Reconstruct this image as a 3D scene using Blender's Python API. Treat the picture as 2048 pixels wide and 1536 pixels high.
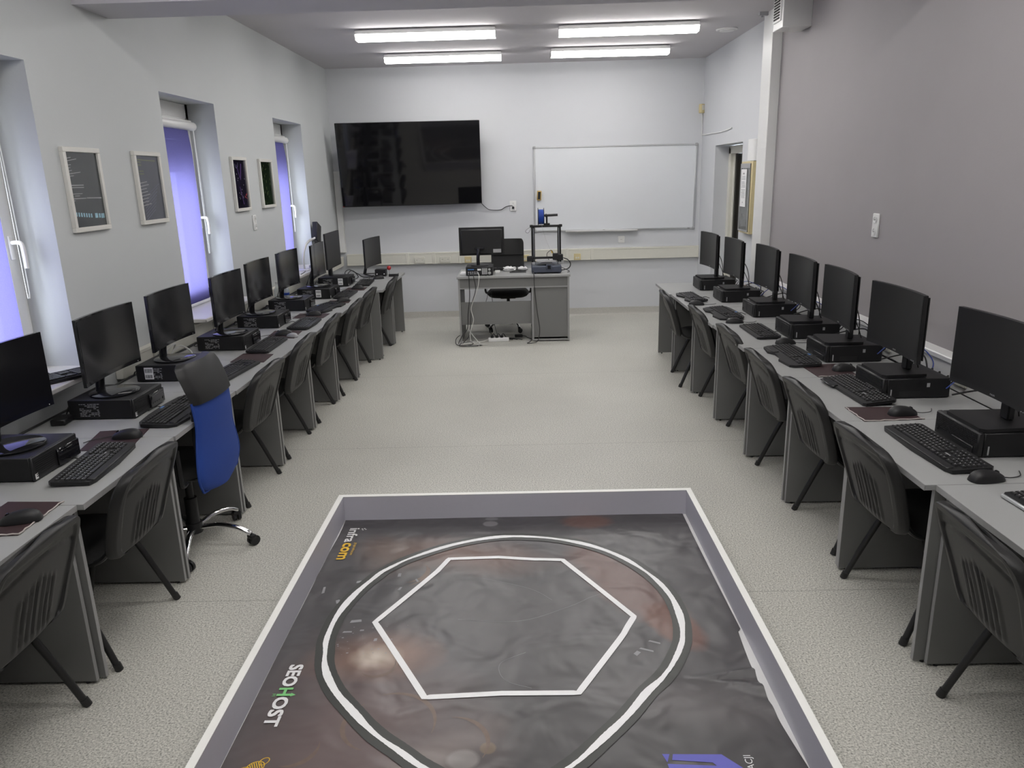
import bpy, bmesh, math, random
from mathutils import Vector, Matrix
random.seed(7)
PI = math.pi
scene = bpy.context.scene
COL = scene.collection
for o in list(bpy.data.objects):
    bpy.data.objects.remove(o)

# ------------------------------------------------------------------ camera
cam_d = bpy.data.cameras.new('camera')
cam_d.sensor_fit = 'HORIZONTAL'
cam_d.sensor_width = 36.0
cam_d.lens = 1511.5 / 2048 * 36.0
cam_d.clip_start = 0.05
cam_d.clip_end = 100
cam = bpy.data.objects.new('camera', cam_d)
COL.objects.link(cam)
_r = Vector((0.99960211, 0.01022893, -0.02628669))
_u = -Vector((-0.0226181, -0.26615413, -0.96366509))
_b = -Vector((-0.01685358, 0.96387621, -0.26581688))
cam.matrix_world = Matrix(((_r.x, _u.x, _b.x, 0), (_r.y, _u.y, _b.y, 0), (_r.z, _u.z, _b.z, 1.85), (0, 0, 0, 1)))
scene.camera = cam

# ------------------------------------------------------------------ light and exposure
scene.view_settings.view_transform = 'Standard'
scene.view_settings.look = 'None'
scene.view_settings.exposure = 0.24
scene.view_settings.gamma = 1.0
scene.view_settings.use_curve_mapping = False
world = bpy.data.worlds.new('world')
scene.world = world
world.use_nodes = True
wn = world.node_tree
wn.nodes['Background'].inputs['Color'].default_value = (0.83, 0.90, 1.0, 1)
wn.nodes['Background'].inputs['Strength'].default_value = 6.2
LAMP_STRENGTH = 16.5
LAMP_COLOR = (1.0, 0.975, 0.945)

def portal(name, loc, sx, sy):
    d = bpy.data.lights.new(name, 'AREA')
    d.shape = 'RECTANGLE'; d.size = sx; d.size_y = sy
    d.cycles.is_portal = True
    o = bpy.data.objects.new(name, d); COL.objects.link(o)
    o.location = loc; o.rotation_euler = (0, -PI/2, 0)
for k, (a, b) in enumerate(((2.99, 3.97), (5.40, 6.35), (7.83, 8.82))):
    portal('daylight_portal', (-2.83, (a+b)/2, 1.68), 1.56, b-a)

# ------------------------------------------------------------------ materials
def nodes_of(name):
    m = bpy.data.materials.new(name); m.use_nodes = True
    nt = m.node_tree
    return m, nt, nt.nodes['Principled BSDF']

def mat(name, col, rough=0.5, metal=0.0, var=0.06, scale=40.0, bump=0.0, bscale=200.0, spec=0.5, coat=0.0):
    m, nt, p = nodes_of(name)
    p.inputs['Roughness'].default_value = rough
    p.inputs['Metallic'].default_value = metal
    p.inputs['Specular IOR Level'].default_value = spec
    p.inputs['Coat Weight'].default_value = coat
    tc = nt.nodes.new('ShaderNodeTexCoord')
    n = nt.nodes.new('ShaderNodeTexNoise'); n.inputs['Scale'].default_value = scale; n.inputs['Detail'].default_value = 3
    nt.links.new(tc.outputs['Object'], n.inputs['Vector'])
    r = nt.nodes.new('ShaderNodeMix'); r.data_type = 'RGBA'
    lo = [max(0, c*(1-var)) for c in col]; hi = [min(1, c*(1+var)) for c in col]
    r.inputs[6].default_value = (*lo, 1); r.inputs[7].default_value = (*hi, 1)
    nt.links.new(n.outputs['Fac'], r.inputs[0]); nt.links.new(r.outputs[2], p.inputs['Base Color'])
    if bump > 0:
        n2 = nt.nodes.new('ShaderNodeTexNoise'); n2.inputs['Scale'].default_value = bscale; n2.inputs['Detail'].default_value = 2
        nt.links.new(tc.outputs['Object'], n2.inputs['Vector'])
        b = nt.nodes.new('ShaderNodeBump'); b.inputs['Strength'].default_value = bump; b.inputs['Distance'].default_value = 0.002
        nt.links.new(n2.outputs['Fac'], b.inputs['Height']); nt.links.new(b.outputs['Normal'], p.inputs['Normal'])
    return m

M = {}
M['paint'] = mat('wall_paint', (0.60, 0.612, 0.635), 0.75, var=0.02, scale=3, bump=0.15, bscale=120)
M['paint_shaded'] = mat('window_wall_paint', (0.55, 0.57, 0.575), 0.75, var=0.02, scale=3, bump=0.15, bscale=120)  # same wall paint, darkened: the backlit wall's shade is in the colour
M['paint_grey'] = mat('grey_wall_paint', (0.345, 0.325, 0.33), 0.7, var=0.03, scale=3, bump=0.15, bscale=120)
M['ceiling'] = mat('ceiling_paint', (0.56, 0.54, 0.56), 0.85, var=0.02, scale=2, bump=0.1, bscale=100)
M['beam'] = mat('beam_paint', (0.56, 0.55, 0.59), 0.8, var=0.02, scale=2)
M['pvc'] = mat('white_pvc', (0.72, 0.72, 0.71), 0.35, var=0.02)
M['cream'] = mat('cream_plastic', (0.66, 0.65, 0.58), 0.4, var=0.03)
M['beige'] = mat('beige_enamel', (0.62, 0.53, 0.30), 0.4, var=0.05)
M['whitepl'] = mat('white_plastic', (0.78, 0.78, 0.77), 0.35, var=0.02)
M['sill'] = mat('sill_stone', (0.72, 0.70, 0.68), 0.3, var=0.04, scale=60)
M['top'] = mat('desk_laminate', (0.325, 0.33, 0.325), 0.42, var=0.10, scale=350)
M['panel'] = mat('desk_laminate_shaded', (0.19, 0.19, 0.185), 0.5, var=0.08, scale=350)  # desk top laminate again, with the shadow on the panels put into its colour
M['edge'] = mat('desk_edge_banding', (0.31, 0.31, 0.305), 0.45, var=0.05, scale=80)
M['black'] = mat('black_plastic', (0.013, 0.013, 0.014), 0.45, var=0.1, spec=0.4)
M['blackm'] = mat('black_matt_case', (0.009, 0.009, 0.010), 0.5, var=0.15, bump=0.2, bscale=600, spec=0.35)
M['gloss'] = mat('black_gloss_plastic', (0.010, 0.010, 0.012), 0.06, var=0.1)
M['screen'] = mat('screen_glass_matt', (0.010, 0.010, 0.011), 0.38, var=0.04, spec=0.35)
M['screeng'] = mat('screen_glass_gloss', (0.008, 0.008, 0.010), 0.16, var=0.04)
M['tv'] = mat('television_glass', (0.006, 0.006, 0.007), 0.05, var=0.04)
M['shell'] = mat('chair_shell_plastic', (0.017, 0.017, 0.017), 0.40, var=0.06, bump=0.25, bscale=500, spec=0.4)
M['fabric'] = mat('black_upholstery', (0.022, 0.022, 0.022), 0.85, var=0.2, scale=300, bump=0.4, bscale=500)
M['tube'] = mat('black_steel_tube', (0.017, 0.017, 0.017), 0.38, var=0.1)
M['chrome'] = mat('chrome', (0.80, 0.80, 0.80), 0.10, metal=1.0, var=0.02)
M['alu'] = mat('brushed_aluminium', (0.62, 0.63, 0.64), 0.35, metal=0.9, var=0.04)
M['bluemesh'] = mat('blue_mesh_fabric', (0.013, 0.055, 0.30), 0.75, var=0.12, scale=400, bump=0.5, bscale=700)
M['keys'] = mat('keycap_plastic', (0.022, 0.022, 0.023), 0.35, var=0.1)
M['legend'] = mat('key_legend_print', (0.60, 0.60, 0.60), 0.5, var=0.05)
M['white'] = mat('white_print', (0.80, 0.80, 0.80), 0.5, var=0.03)
M['grime'] = mat('dull_white_print', (0.30, 0.30, 0.31), 0.5, var=0.1)
M['padm'] = mat('maroon_mouse_mat', (0.035, 0.016, 0.018), 0.65, var=0.25, scale=60)
M['paded'] = mat('frayed_mat_edge', (0.42, 0.38, 0.36), 0.8, var=0.2)
M['cable'] = mat('black_cable', (0.015, 0.015, 0.015), 0.45, var=0.1)
M['cablew'] = mat('pale_cable', (0.66, 0.66, 0.63), 0.5, var=0.05)
M['cableb'] = mat('blue_cable', (0.03, 0.06, 0.28), 0.45, var=0.05)
M['frame'] = mat('picture_frame_white', (0.70, 0.69, 0.65), 0.4, var=0.03)
M['board'] = mat('whiteboard_enamel', (0.70, 0.72, 0.745), 0.14, var=0.015, scale=4)
M['red'] = mat('red_rubber', (0.45, 0.03, 0.03), 0.4, var=0.05)
M['yellow'] = mat('yellow_print', (0.75, 0.47, 0.03), 0.5, var=0.03)
M['green'] = mat('green_print', (0.22, 0.60, 0.22), 0.5, var=0.03)
M['purple'] = mat('violet_print', (0.13, 0.13, 0.50), 0.5, var=0.03)
M['tapew'] = mat('white_tape', (0.88, 0.88, 0.88), 0.45, var=0.04, scale=25)
M['tapeb'] = mat('black_tape', (0.045, 0.047, 0.043), 0.38, var=0.1, scale=15)
M['rim'] = mat('white_board_edge', (0.90, 0.90, 0.86), 0.45, var=0.02)
M['rimside'] = mat('grey_melamine', (0.54, 0.53, 0.59), 0.4, var=0.02)
M['spool'] = mat('blue_filament', (0.008, 0.05, 0.32), 0.35, var=0.15, scale=90)
M['printerblue'] = mat('slate_blue_plastic', (0.06, 0.07, 0.10), 0.45, var=0.08)
M['doorleaf'] = mat('brown_door_leaf', (0.20, 0.18, 0.14), 0.5, var=0.1)
M['dark'] = mat('dark_void', (0.02, 0.018, 0.014), 0.8, var=0.1)
M['glassd'] = mat('cabinet_glass', (0.10, 0.105, 0.10), 0.06, var=0.2, scale=4)
M['greyst'] = mat('grey_sticker', (0.35, 0.35, 0.36), 0.4, var=0.05)
M['bluest'] = mat('blue_sticker', (0.08, 0.22, 0.55), 0.4, var=0.05)
M['copper'] = mat('brass_nozzle', (0.6, 0.45, 0.1), 0.35, metal=0.8, var=0.05)
M['eraser'] = mat('eraser_wood', (0.50, 0.34, 0.10), 0.5, var=0.1)
M['skinbox'] = mat('tan_socket_box', (0.60, 0.35, 0.16), 0.5, var=0.1)
M['posterA'] = mat('poster_dark_grey', (0.055, 0.06, 0.062), 0.12, var=0.2, scale=3)
M['posterB'] = mat('poster_slate', (0.07, 0.075, 0.095), 0.12, var=0.25, scale=3)
M['posterC'] = mat('poster_night_violet', (0.012, 0.010, 0.022), 0.12, var=0.9, scale=7)
M['posterD'] = mat('poster_dark_green', (0.008, 0.018, 0.008), 0.12, var=0.9, scale=9)

def floor_material():
    m, nt, p = nodes_of('speckled_vinyl_floor')
    L = nt.links.new
    tc = nt.nodes.new('ShaderNodeTexCoord')
    n1 = nt.nodes.new('ShaderNodeTexNoise'); n1.inputs['Scale'].default_value = 135; n1.inputs['Detail'].default_value = 4; n1.inputs['Roughness'].default_value = 0.75
    n2 = nt.nodes.new('ShaderNodeTexNoise'); n2.inputs['Scale'].default_value = 0.9; n2.inputs['Detail'].default_value = 5
    n3 = nt.nodes.new('ShaderNodeTexNoise'); n3.inputs['Scale'].default_value = 0.55; n3.inputs['Detail'].default_value = 8; n3.inputs['Roughness'].default_value = 0.7
    for n in (n1, n2, n3): L(tc.outputs['Object'], n.inputs['Vector'])
    cr = nt.nodes.new('ShaderNodeValToRGB')
    e = cr.color_ramp.elements
    e[0].position = 0.36; e[0].color = (0.17, 0.165, 0.145, 1)
    e[1].position = 0.645; e[1].color = (0.76, 0.745, 0.68, 1)
    a = cr.color_ramp.elements.new(0.44); a.color = (0.42, 0.415, 0.375, 1)
    b = cr.color_ramp.elements.new(0.53); b.color = (0.56, 0.55, 0.50, 1)
    L(n1.outputs['Fac'], cr.inputs['Fac'])
    mr = nt.nodes.new('ShaderNodeMapRange'); mr.inputs['From Min'].default_value = 0.35; mr.inputs['From Max'].default_value = 0.65
    mr.inputs['To Min'].default_value = 0.93; mr.inputs['To Max'].default_value = 1.04
    L(n2.outputs['Fac'], mr.inputs['Value'])
    st = nt.nodes.new('ShaderNodeMapRange'); st.inputs['From Min'].default_value = 0.62; st.inputs['From Max'].default_value = 0.74
    st.inputs['To Min'].default_value = 1.0; st.inputs['To Max'].default_value = 0.84
    L(n3.outputs['Fac'], st.inputs['Value'])
    sx = nt.nodes.new('ShaderNodeSeparateXYZ'); L(tc.outputs['Object'], sx.inputs[0])
    # welded sheet joints every two metres
    md = nt.nodes.new('ShaderNodeMath'); md.operation = 'PINGPONG'; md.inputs[1].default_value = 1.0
    ad = nt.nodes.new('ShaderNodeMath'); ad.operation = 'ADD'; ad.inputs[1].default_value = 10.93
    L(sx.outputs['Y'], ad.inputs[0]); L(ad.outputs[0], md.inputs[0])
    jt = nt.nodes.new('ShaderNodeMapRange'); jt.inputs['From Min'].default_value = 0.002; jt.inputs['From Max'].default_value = 0.006
    jt.inputs['To Min'].default_value = 0.78; jt.inputs['To Max'].default_value = 1.0
    L(md.outputs[0], jt.inputs['Value'])
    mu = nt.nodes.new('ShaderNodeMath'); mu.operation = 'MULTIPLY'; L(mr.outputs[0], mu.inputs[0]); L(st.outputs[0], mu.inputs[1])
    mv = nt.nodes.new('ShaderNodeMath'); mv.operation = 'MULTIPLY'; L(mu.outputs[0], mv.inputs[0]); L(jt.outputs[0], mv.inputs[1])
    mx = nt.nodes.new('ShaderNodeVectorMath'); mx.operation = 'SCALE'
    L(cr.outputs['Color'], mx.inputs[0]); L(mv.outputs[0], mx.inputs['Scale'])
    L(mx.outputs[0], p.inputs['Base Color'])
    p.inputs['Roughness'].default_value = 0.42
    p.inputs['Specular IOR Level'].default_value = 0.35
    return m
M['floor'] = floor_material()
M['cove'] = mat('vinyl_coving', (0.47, 0.46, 0.425), 0.5, var=0.35, scale=160)

def emit_material(name, col, strength):
    m, nt, p = nodes_of(name)
    p.inputs['Base Color'].default_value = (0.85, 0.86, 0.86, 1)
    p.inputs['Emission Color'].default_value = (*col, 1)
    p.inputs['Emission Strength'].default_value = strength
    return m
M['lamp'] = emit_material('lit_diffuser', LAMP_COLOR, LAMP_STRENGTH)

def glass_material():
    m, nt, p = nodes_of('window_glass')
    nt.nodes.remove(p)
    t = nt.nodes.new('ShaderNodeBsdfTransparent'); g = nt.nodes.new('ShaderNodeBsdfGlossy'); g.inputs['Roughness'].default_value = 0.02
    x = nt.nodes.new('ShaderNodeMixShader'); x.inputs[0].default_value = 0.07
    nt.links.new(t.outputs[0], x.inputs[1]); nt.links.new(g.outputs[0], x.inputs[2])
    nt.links.new(x.outputs[0], nt.nodes['Material Output'].inputs['Surface'])
    return m
M['glass'] = glass_material()

def bottle_material():
    m, nt, p = nodes_of('clear_bottle_plastic')
    p.inputs['Base Color'].default_value = (0.8, 0.88, 0.92, 1)
    p.inputs['Roughness'].default_value = 0.08
    p.inputs['Alpha'].default_value = 0.35
    return m
M['bottle'] = bottle_material()

def blind_material():
    m, nt, p = nodes_of('blue_blind_fabric')
    nt.nodes.remove(p)
    L = nt.links.new
    tc = nt.nodes.new('ShaderNodeTexCoord')
    w = nt.nodes.new('ShaderNodeTexNoise'); w.inputs['Scale'].default_value = 160; w.inputs['Detail'].default_value = 3
    L(tc.outputs['Object'], w.inputs['Vector'])
    mx = nt.nodes.new('ShaderNodeMix'); mx.data_type = 'RGBA'
    mx.inputs[6].default_value = (0.125, 0.115, 0.28, 1); mx.inputs[7].default_value = (0.165, 0.15, 0.35, 1)
    L(w.outputs['Fac'], mx.inputs[0])
    d = nt.nodes.new('ShaderNodeBsdfDiffuse'); t = nt.nodes.new('ShaderNodeBsdfTranslucent'); tr = nt.nodes.new('ShaderNodeBsdfTransparent')
    tr.inputs['Color'].default_value = (0.36, 0.37, 0.8, 1)
    L(mx.outputs[2], d.inputs['Color']); L(mx.outputs[2], t.inputs['Color'])
    a = nt.nodes.new('ShaderNodeMixShader'); a.inputs[0].default_value = 0.62
    L(d.outputs[0], a.inputs[1]); L(t.outputs[0], a.inputs[2])
    b = nt.nodes.new('ShaderNodeMixShader'); b.inputs[0].default_value = 0.05
    L(a.outputs[0], b.inputs[1]); L(tr.outputs[0], b.inputs[2])
    L(b.outputs[0], nt.nodes['Material Output'].inputs['Surface'])
    return m
M['blind'] = blind_material()

# ------------------------------------------------------------------ mesh building
class MB:
    def __init__(s):
        s.v = []; s.f = []; s.m = []; s.s = []; s.mat = 0; s.x = Matrix.Identity(4)
    def add(s, vs, fs, smooth=False):
        n = len(s.v)
        s.v += [tuple(s.x @ Vector(p)) for p in vs]
        flip = s.x.determinant() < 0
        for f in fs:
            f = [n+i for i in f]
            s.f.append(f[::-1] if flip else f); s.m.append(s.mat); s.s.append(smooth)
        return s
    def bm(s, b, smooth=False):
        b.verts.index_update()
        s.add([v.co[:] for v in b.verts], [[v.index for v in f.verts] for f in b.faces], smooth); b.free(); return s
    def box(s, x0, x1, y0, y1, z0, z1, b=0, seg=1):
        if b <= 0:
            s.add([(x0,y0,z0),(x1,y0,z0),(x1,y1,z0),(x0,y1,z0),(x0,y0,z1),(x1,y0,z1),(x1,y1,z1),(x0,y1,z1)],
                  [(0,3,2,1),(4,5,6,7),(0,1,5,4),(1,2,6,5),(2,3,7,6),(3,0,4,7)]); return s
        g = bmesh.new(); bmesh.ops.create_cube(g, size=1)
        for v in g.verts:
            v.co = ((x0+x1)/2+v.co.x*(x1-x0), (y0+y1)/2+v.co.y*(y1-y0), (z0+z1)/2+v.co.z*(z1-z0))
        bmesh.ops.bevel(g, geom=g.edges[:], offset=min(b, 0.49*min(x1-x0, y1-y0, z1-z0)), segments=seg, affect='EDGES', profile=0.5)
        return s.bm(g, seg > 1)
    def cyl(s, p0, p1, r0, r1=None, n=16, smooth=True):
        return s.tube([p0, p1], r0, n, r_end=r1)
    def tube(s, pts, r, n=8, closed=False, r_end=None, flat=None):
        P = [Vector(p) for p in pts]; k = len(P); vs = []; fs = []
        up = None
        for i in range(k):
            if closed: t = P[(i+1) % k]-P[i-1]
            else: t = P[min(i+1, k-1)]-P[max(i-1, 0)]
            t.normalize()
            if up is None:
                up = Vector((0, 0, 1)) if abs(t.z) < 0.9 else Vector((1, 0, 0))
            a = t.cross(up)
            if a.length < 1e-5: a = t.orthogonal()
            a.normalize(); u = a.cross(t).normalized(); up = u
            rr = r if r_end is None else r+(r_end-r)*i/(k-1)
            for j in range(n):
                c = math.cos(2*PI*j/n); d = math.sin(2*PI*j/n)
                vs.append(P[i]+a*(rr*c)+u*(rr*(flat or 1)*d))
        for i in range(k if closed else k-1):
            for j in range(n):
                i2 = (i+1) % k
                fs.append((i*n+j, i*n+(j+1) % n, i2*n+(j+1) % n, i2*n+j))
        s.add(vs, fs, True)
        if not closed:
            s.add(vs[:n], [tuple(range(n))[::-1]]); s.add(vs[-n:], [tuple(range(n))])
        return s
    def lathe(s, prof, o=(0,0,0), n=24, axis='z', sx=1.0):
        vs = []; fs = []
        for (r, z) in prof:
            for j in range(n):
                c = math.cos(2*PI*j/n)*r; d = math.sin(2*PI*j/n)*r*sx
                p = {'z': (c, d, z), 'x': (z, c, d), 'y': (d, z, c)}[axis]
                vs.append((o[0]+p[0], o[1]+p[1], o[2]+p[2]))
        k = len(prof)
        for i in range(k-1):
            for j in range(n):
                fs.append((i*n+j, i*n+(j+1) % n, (i+1)*n+(j+1) % n, (i+1)*n+j))
        fs.append(tuple(range(n))[::-1]); fs.append(tuple(range((k-1)*n, k*n)))
        return s.add(vs, fs, True)
    def prism(s, poly, a, b, plane='xy', smooth=False):
        def P(p, h): return {'xy': (p[0], p[1], h), 'xz': (p[0], h, p[1]), 'yz': (h, p[0], p[1])}[plane]
        n = len(poly)
        vs = [P(p, a) for p in poly]+[P(p, b) for p in poly]
        fs = [tuple(range(n))[::-1], tuple(range(n, 2*n))]+[(i, (i+1) % n, n+(i+1) % n, n+i) for i in range(n)]
        return s.add(vs, fs, smooth)
    def grid(s, fn, nu, nv, smooth=True, flip=False):
        vs = [fn(i/nu, j/nv) for j in range(nv+1) for i in range(nu+1)]
        fs = []
        for j in range(nv):
            for i in range(nu):
                q = (j*(nu+1)+i, j*(nu+1)+i+1, (j+1)*(nu+1)+i+1, (j+1)*(nu+1)+i)
                fs.append(q[::-1] if flip else q)
        return s.add(vs, fs, smooth)
    def solid(s, fa, fb, nu, nv):
        """A closed body between two parametric surfaces that share their border."""
        s.grid(fa, nu, nv); s.grid(fb, nu, nv, flip=True)
        ring = [(i/nu, 0) for i in range(nu)]+[(1, j/nv) for j in range(nv)]+[(1-i/nu, 1) for i in range(nu)]+[(0, 1-j/nv) for j in range(nv)]
        vs = [fa(*p) for p in ring]+[fb(*p) for p in ring]; n = len(ring)
        return s.add(vs, [(i, n+i, n+(i+1) % n, (i+1) % n) for i in range(n)], True)
    def text(s, body, size, mtx, depth=0.0):
        c = bpy.data.curves.new('t', 'FONT'); c.body = body; c.size = size; c.align_x = 'CENTER'; c.align_y = 'CENTER'; c.extrude = depth; c.resolution_u = 3
        o = bpy.data.objects.new('t', c); COL.objects.link(o)
        bpy.context.view_layer.update()
        me = bpy.data.meshes.new_from_object(o.evaluated_get(bpy.context.evaluated_depsgraph_get()))
        k = s.x; s.x = k @ mtx
        s.add([v.co[:] for v in me.vertices], [list(f.vertices) for f in me.polygons])
        s.x = k
        bpy.data.objects.remove(o); bpy.data.curves.remove(c); bpy.data.meshes.remove(me)
        return s
    def build(s, name, mats, parent=None, loc=None):
        me = bpy.data.meshes.new(name)
        me.from_pydata(s.v, [], s.f)
        for m in (mats if isinstance(mats, (list, tuple)) else [mats]):
            me.materials.append(M[m])
        me.polygons.foreach_set('material_index', s.m); me.polygons.foreach_set('use_smooth', s.s)
        me.validate(); me.update()
        g = bmesh.new(); g.from_mesh(me); bmesh.ops.remove_doubles(g, verts=g.verts, dist=1e-6); bmesh.ops.recalc_face_normals(g, faces=g.faces); g.to_mesh(me); g.free()
        try: me.set_sharp_from_angle(angle=math.radians(38))
        except Exception: pass
        o = bpy.data.objects.new(name, me); COL.objects.link(o)
        if parent: o.parent = parent
        if loc: o.location = loc
        return o

def T(x=0, y=0, z=0, rz=0, rx=0, ry=0):
    return Matrix.Translation((x, y, z)) @ Matrix.Rotation(rz, 4, 'Z') @ Matrix.Rotation(ry, 4, 'Y') @ Matrix.Rotation(rx, 4, 'X')
def tag(o, label, cat, group=None):
    o['label'] = label; o['category'] = cat
    if group: o['group'] = group
    return o
def thing(name, label, cat, loc=(0,0,0), rz=0, group=None):
    o = bpy.data.objects.new(name, None); COL.objects.link(o)
    o.empty_display_size = 0.1
    o.location = loc; o.rotation_euler = (0, 0, rz)
    return tag(o, label, cat, group)
def struct(o):
    o['kind'] = 'structure'; return o
def dup(root, loc=None, rz=None, label=None, group=None):
    r = root.copy(); COL.objects.link(r)
    if loc is not None: r.location = loc
    if rz is not None: r.rotation_euler = (0, 0, rz)
    if label: r['label'] = label
    if group: r['group'] = group
    for ch in list(root.children):
        c = ch.copy(); COL.objects.link(c); c.parent = r
        for g in list(ch.children):
            d = g.copy(); COL.objects.link(d); d.parent = c
    return r
def curve(pts, n=8, closed=False):
    P = [Vector(p) for p in pts]; out = []; k = len(P)
    for i in range(k if closed else k-1):
        if closed: a, b, c, d = P[i-1], P[i], P[(i+1) % k], P[(i+2) % k]
        else: a, b, c, d = P[max(i-1, 0)], P[i], P[i+1], P[min(i+2, k-1)]
        for j in range(n):
            t = j/n
            out.append(0.5*((2*b)+(c-a)*t+(2*a-5*b+4*c-d)*t*t+(3*b-a-3*c+d)*t**3))
    if not closed: out.append(P[-1])
    return out

XL, XR, YB, ZC = -2.42, 2.34, 10.17, 3.20
Y0 = -2.6
ZD = 0.74

# ------------------------------------------------------------------ the setting
struct(MB().box(XL-0.4, XR+0.6, Y0-0.2, YB+0.2, -0.1, 0).build('floor', 'floor'))
struct(MB().box(XL-0.4, XR+0.6, Y0-0.2, YB+0.2, ZC, ZC+0.12).build('ceiling', 'ceiling'))
WINS = [(2.99, 3.97), (5.40, 6.35), (7.83, 8.82)]
wl = MB(); ya = Y0-0.2
for (a, b) in WINS:
    wl.box(XL-0.38, XL, ya, a, 0, ZC)
    wl.box(XL-0.38, XL, a, b, 0, 0.89); wl.box(XL-0.38, XL, a, b, 2.46, ZC)
    ya = b
wl.box(XL-0.38, XL, ya, YB+0.2, 0, ZC)
struct(wl.build('wall_left', 'paint_shaded'))
struct(MB().box(XL, XR+0.5, YB, YB+0.2, 0, ZC).build('wall_back', 'paint'))
struct(MB().box(XL, XR+0.5, Y0-0.2, Y0, 0, ZC).build('wall_rear', 'paint'))
wr = MB()
wr.mat = 1; wr.box(XR, XR+0.5, Y0, 7.25, 0, ZC)
wr.mat = 0; wr.box(XR, XR+0.5, 7.25, 8.32, 0, ZC); wr.box(XR, XR+0.5, 9.47, YB, 0, ZC); wr.box(XR, XR+0.5, 8.32, 9.47, 2.13, ZC)
struct(wr.build('wall_right', ['paint', 'paint_grey']))
struct(MB().box(XL, XR, 4.49, 4.885, 2.81, ZC).build('ceiling_beam', 'beam'))
bb = MB()
bb.prism([(YB, 0), (YB-0.035, 0), (YB-0.012, 0.012), (YB-0.006, 0.03), (YB-0.005, 0.096), (YB, 0.096)], XL, XR, 'yz')
struct(bb.build('baseboard_back', 'cove'))
struct(MB().box(2.25, XR, 7.25, 7.52, 0, ZC, 0.004).box(2.247, 2.252, 7.25, 7.52, 2.03, 2.034).build('trim_1', 'pvc'))
struct(MB().box(XL+0.005, XL+0.085, YB-0.05, YB, 0.92, 1.96, 0.004).build('trim_2', 'pvc'))

# door in its recess on the right
d1 = MB()
d1.box(2.50, 2.56, 8.34, 8.41, 0, 2.10, 0.004).box(2.50, 2.56, 9.38, 9.465, 0, 2.10, 0.004).box(2.50, 2.56, 8.34, 9.465, 2.03, 2.12, 0.004)
d1.box(2.535, 2.58, 9.33, 9.38, 0, 2.03, 0.003)
d = struct(d1.build('door_1', 'cream'))
MB().box(2.60, 2.64, 8.42, 9.27, 0.01, 2.02, 0.003).build('door_leaf', 'doorleaf', d)
MB().box(2.55, 2.60, 9.27, 9.33, 0, 2.03).box(2.585, 2.60, 8.41, 9.27, 0, 2.03).build('door_gap_shade', 'dark', d)  # dark strip and sheet standing in for the shaded gap at the door
MB().cyl((2.585, 9.12, 1.02), (2.53, 9.12, 1.02), 0.011).tube([(2.535, 9.12, 1.02), (2.53, 9.0, 1.02)], 0.009).build('door_handle', 'alu', d)

# windows, sills, blinds
for k, (a, b) in enumerate(WINS):
    z0, z1 = 0.905, 2.46
    f = MB(); xa, xb = -2.70, -2.635
    for q in ((a, a+0.05, z0, z1), (b-0.05, b, z0, z1), (a, b, z0, z0+0.05), (a, b, z1-0.12, z1)):
        f.box(xa, xb, *q, 0.004)
    w = struct(f.build('window_%d' % (k+1), 'pvc'))
    s = MB()
    for q in ((a+0.045, a+0.115, z0+0.045, z1-0.11), (b-0.115, b-0.045, z0+0.045, z1-0.11), (a+0.045, b-0.045, z0+0.045, z0+0.115), (a+0.045, b-0.045, z1-0.19, z1-0.11)):
        s.box(xa+0.005, xb+0.018, *q, 0.005)
    s.build('sash', 'pvc', w)
    MB().box(-2.672, -2.664, a+0.11, b-0.11, z0+0.11, z1-0.185).build('pane', 'glass', w)
    MB().box(-2.795, -2.715, a+0.005, b-0.005, z1-0.26, z1-0.005, 0.004).build('shutter_box', 'pvc', w)
    sl = MB()
    for q in range(7): sl.box(-2.745, -2.735, a+0.01, b-0.01, z1-0.30-q*0.036, z1-0.266-q*0.036, 0.003)
    sl.build('unseen_shutter', 'greyst', w)  # unseen outer slats, lowered to darken the top of the blind
    MB().box(XL-0.25, XL+0.145, a-0.07, b+0.07, 0.885, 0.915, 0.006).build('window_sill', 'sill', w)
    h = MB()
    h.box(-2.619, -2.607, b-0.095, b-0.065, 1.50, 1.62, 0.003)
    h.tube(curve([(-2.61, b-0.08, 1.585), (-2.565, b-0.08, 1.585), (-2.552, b-0.08, 1.56), (-2.55, b-0.08, 1.50), (-2.552, b-0.08, 1.455)], 5), 0.011, 10)
    h.build('window_handle', 'whitepl', w)
    which = ['window nearest the camera', 'middle window, between the two pairs of pictures', 'far window near the television'][k]
    bl = thing('roller_blind', 'blue roller blind hanging down over the ' + which, 'blind', (-2.59, (a+b)/2, 2.29), 0, 'blue roller blinds')
    W = (b-a)/2-0.15
    c = MB(); c.tube([(0, -W-0.03, 0), (0, W+0.10, 0)], 0.033, 16)
    c.box(-0.03, 0.0, -W-0.03, W+0.09, -0.02, 0.045, 0.004)
    c.build('cassette', 'pvc', bl)
    amp = [0.012, 0.03, 0.05][k]
    def fab(u, v, amp=amp, W=W):
        y = -W+2*W*u
        wob = amp*math.sin(v*PI*1.1)*u - 0.02*u*math.exp(-(v/0.08)**2)
        side = (0.055*math.sin(PI*v)**2 if k == 2 else 0.02*math.sin(PI*v))*(u**3)
        return (0.008-0.03*v*0.2+wob*0.5, y-side, -0.02-1.33*v)
    g = MB(); g.grid(fab, 24, 40); g.build('blind_fabric', 'blind', bl)
    MB().box(0.0, 0.014, -W, W, -1.365, -1.345, 0.003).build('bottom_bar', 'pvc', bl)
    MB().tube(curve([(0.01, W+0.085, 0), (0.012, W+0.09, -0.5), (0.012, W+0.09, -0.95), (0.012, W+0.075, -0.97), (0.012, W+0.07, -0.9), (0.01, W+0.075, 0)], 6), 0.0025, 5).build('pull_chain', 'whitepl', bl)

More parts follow.
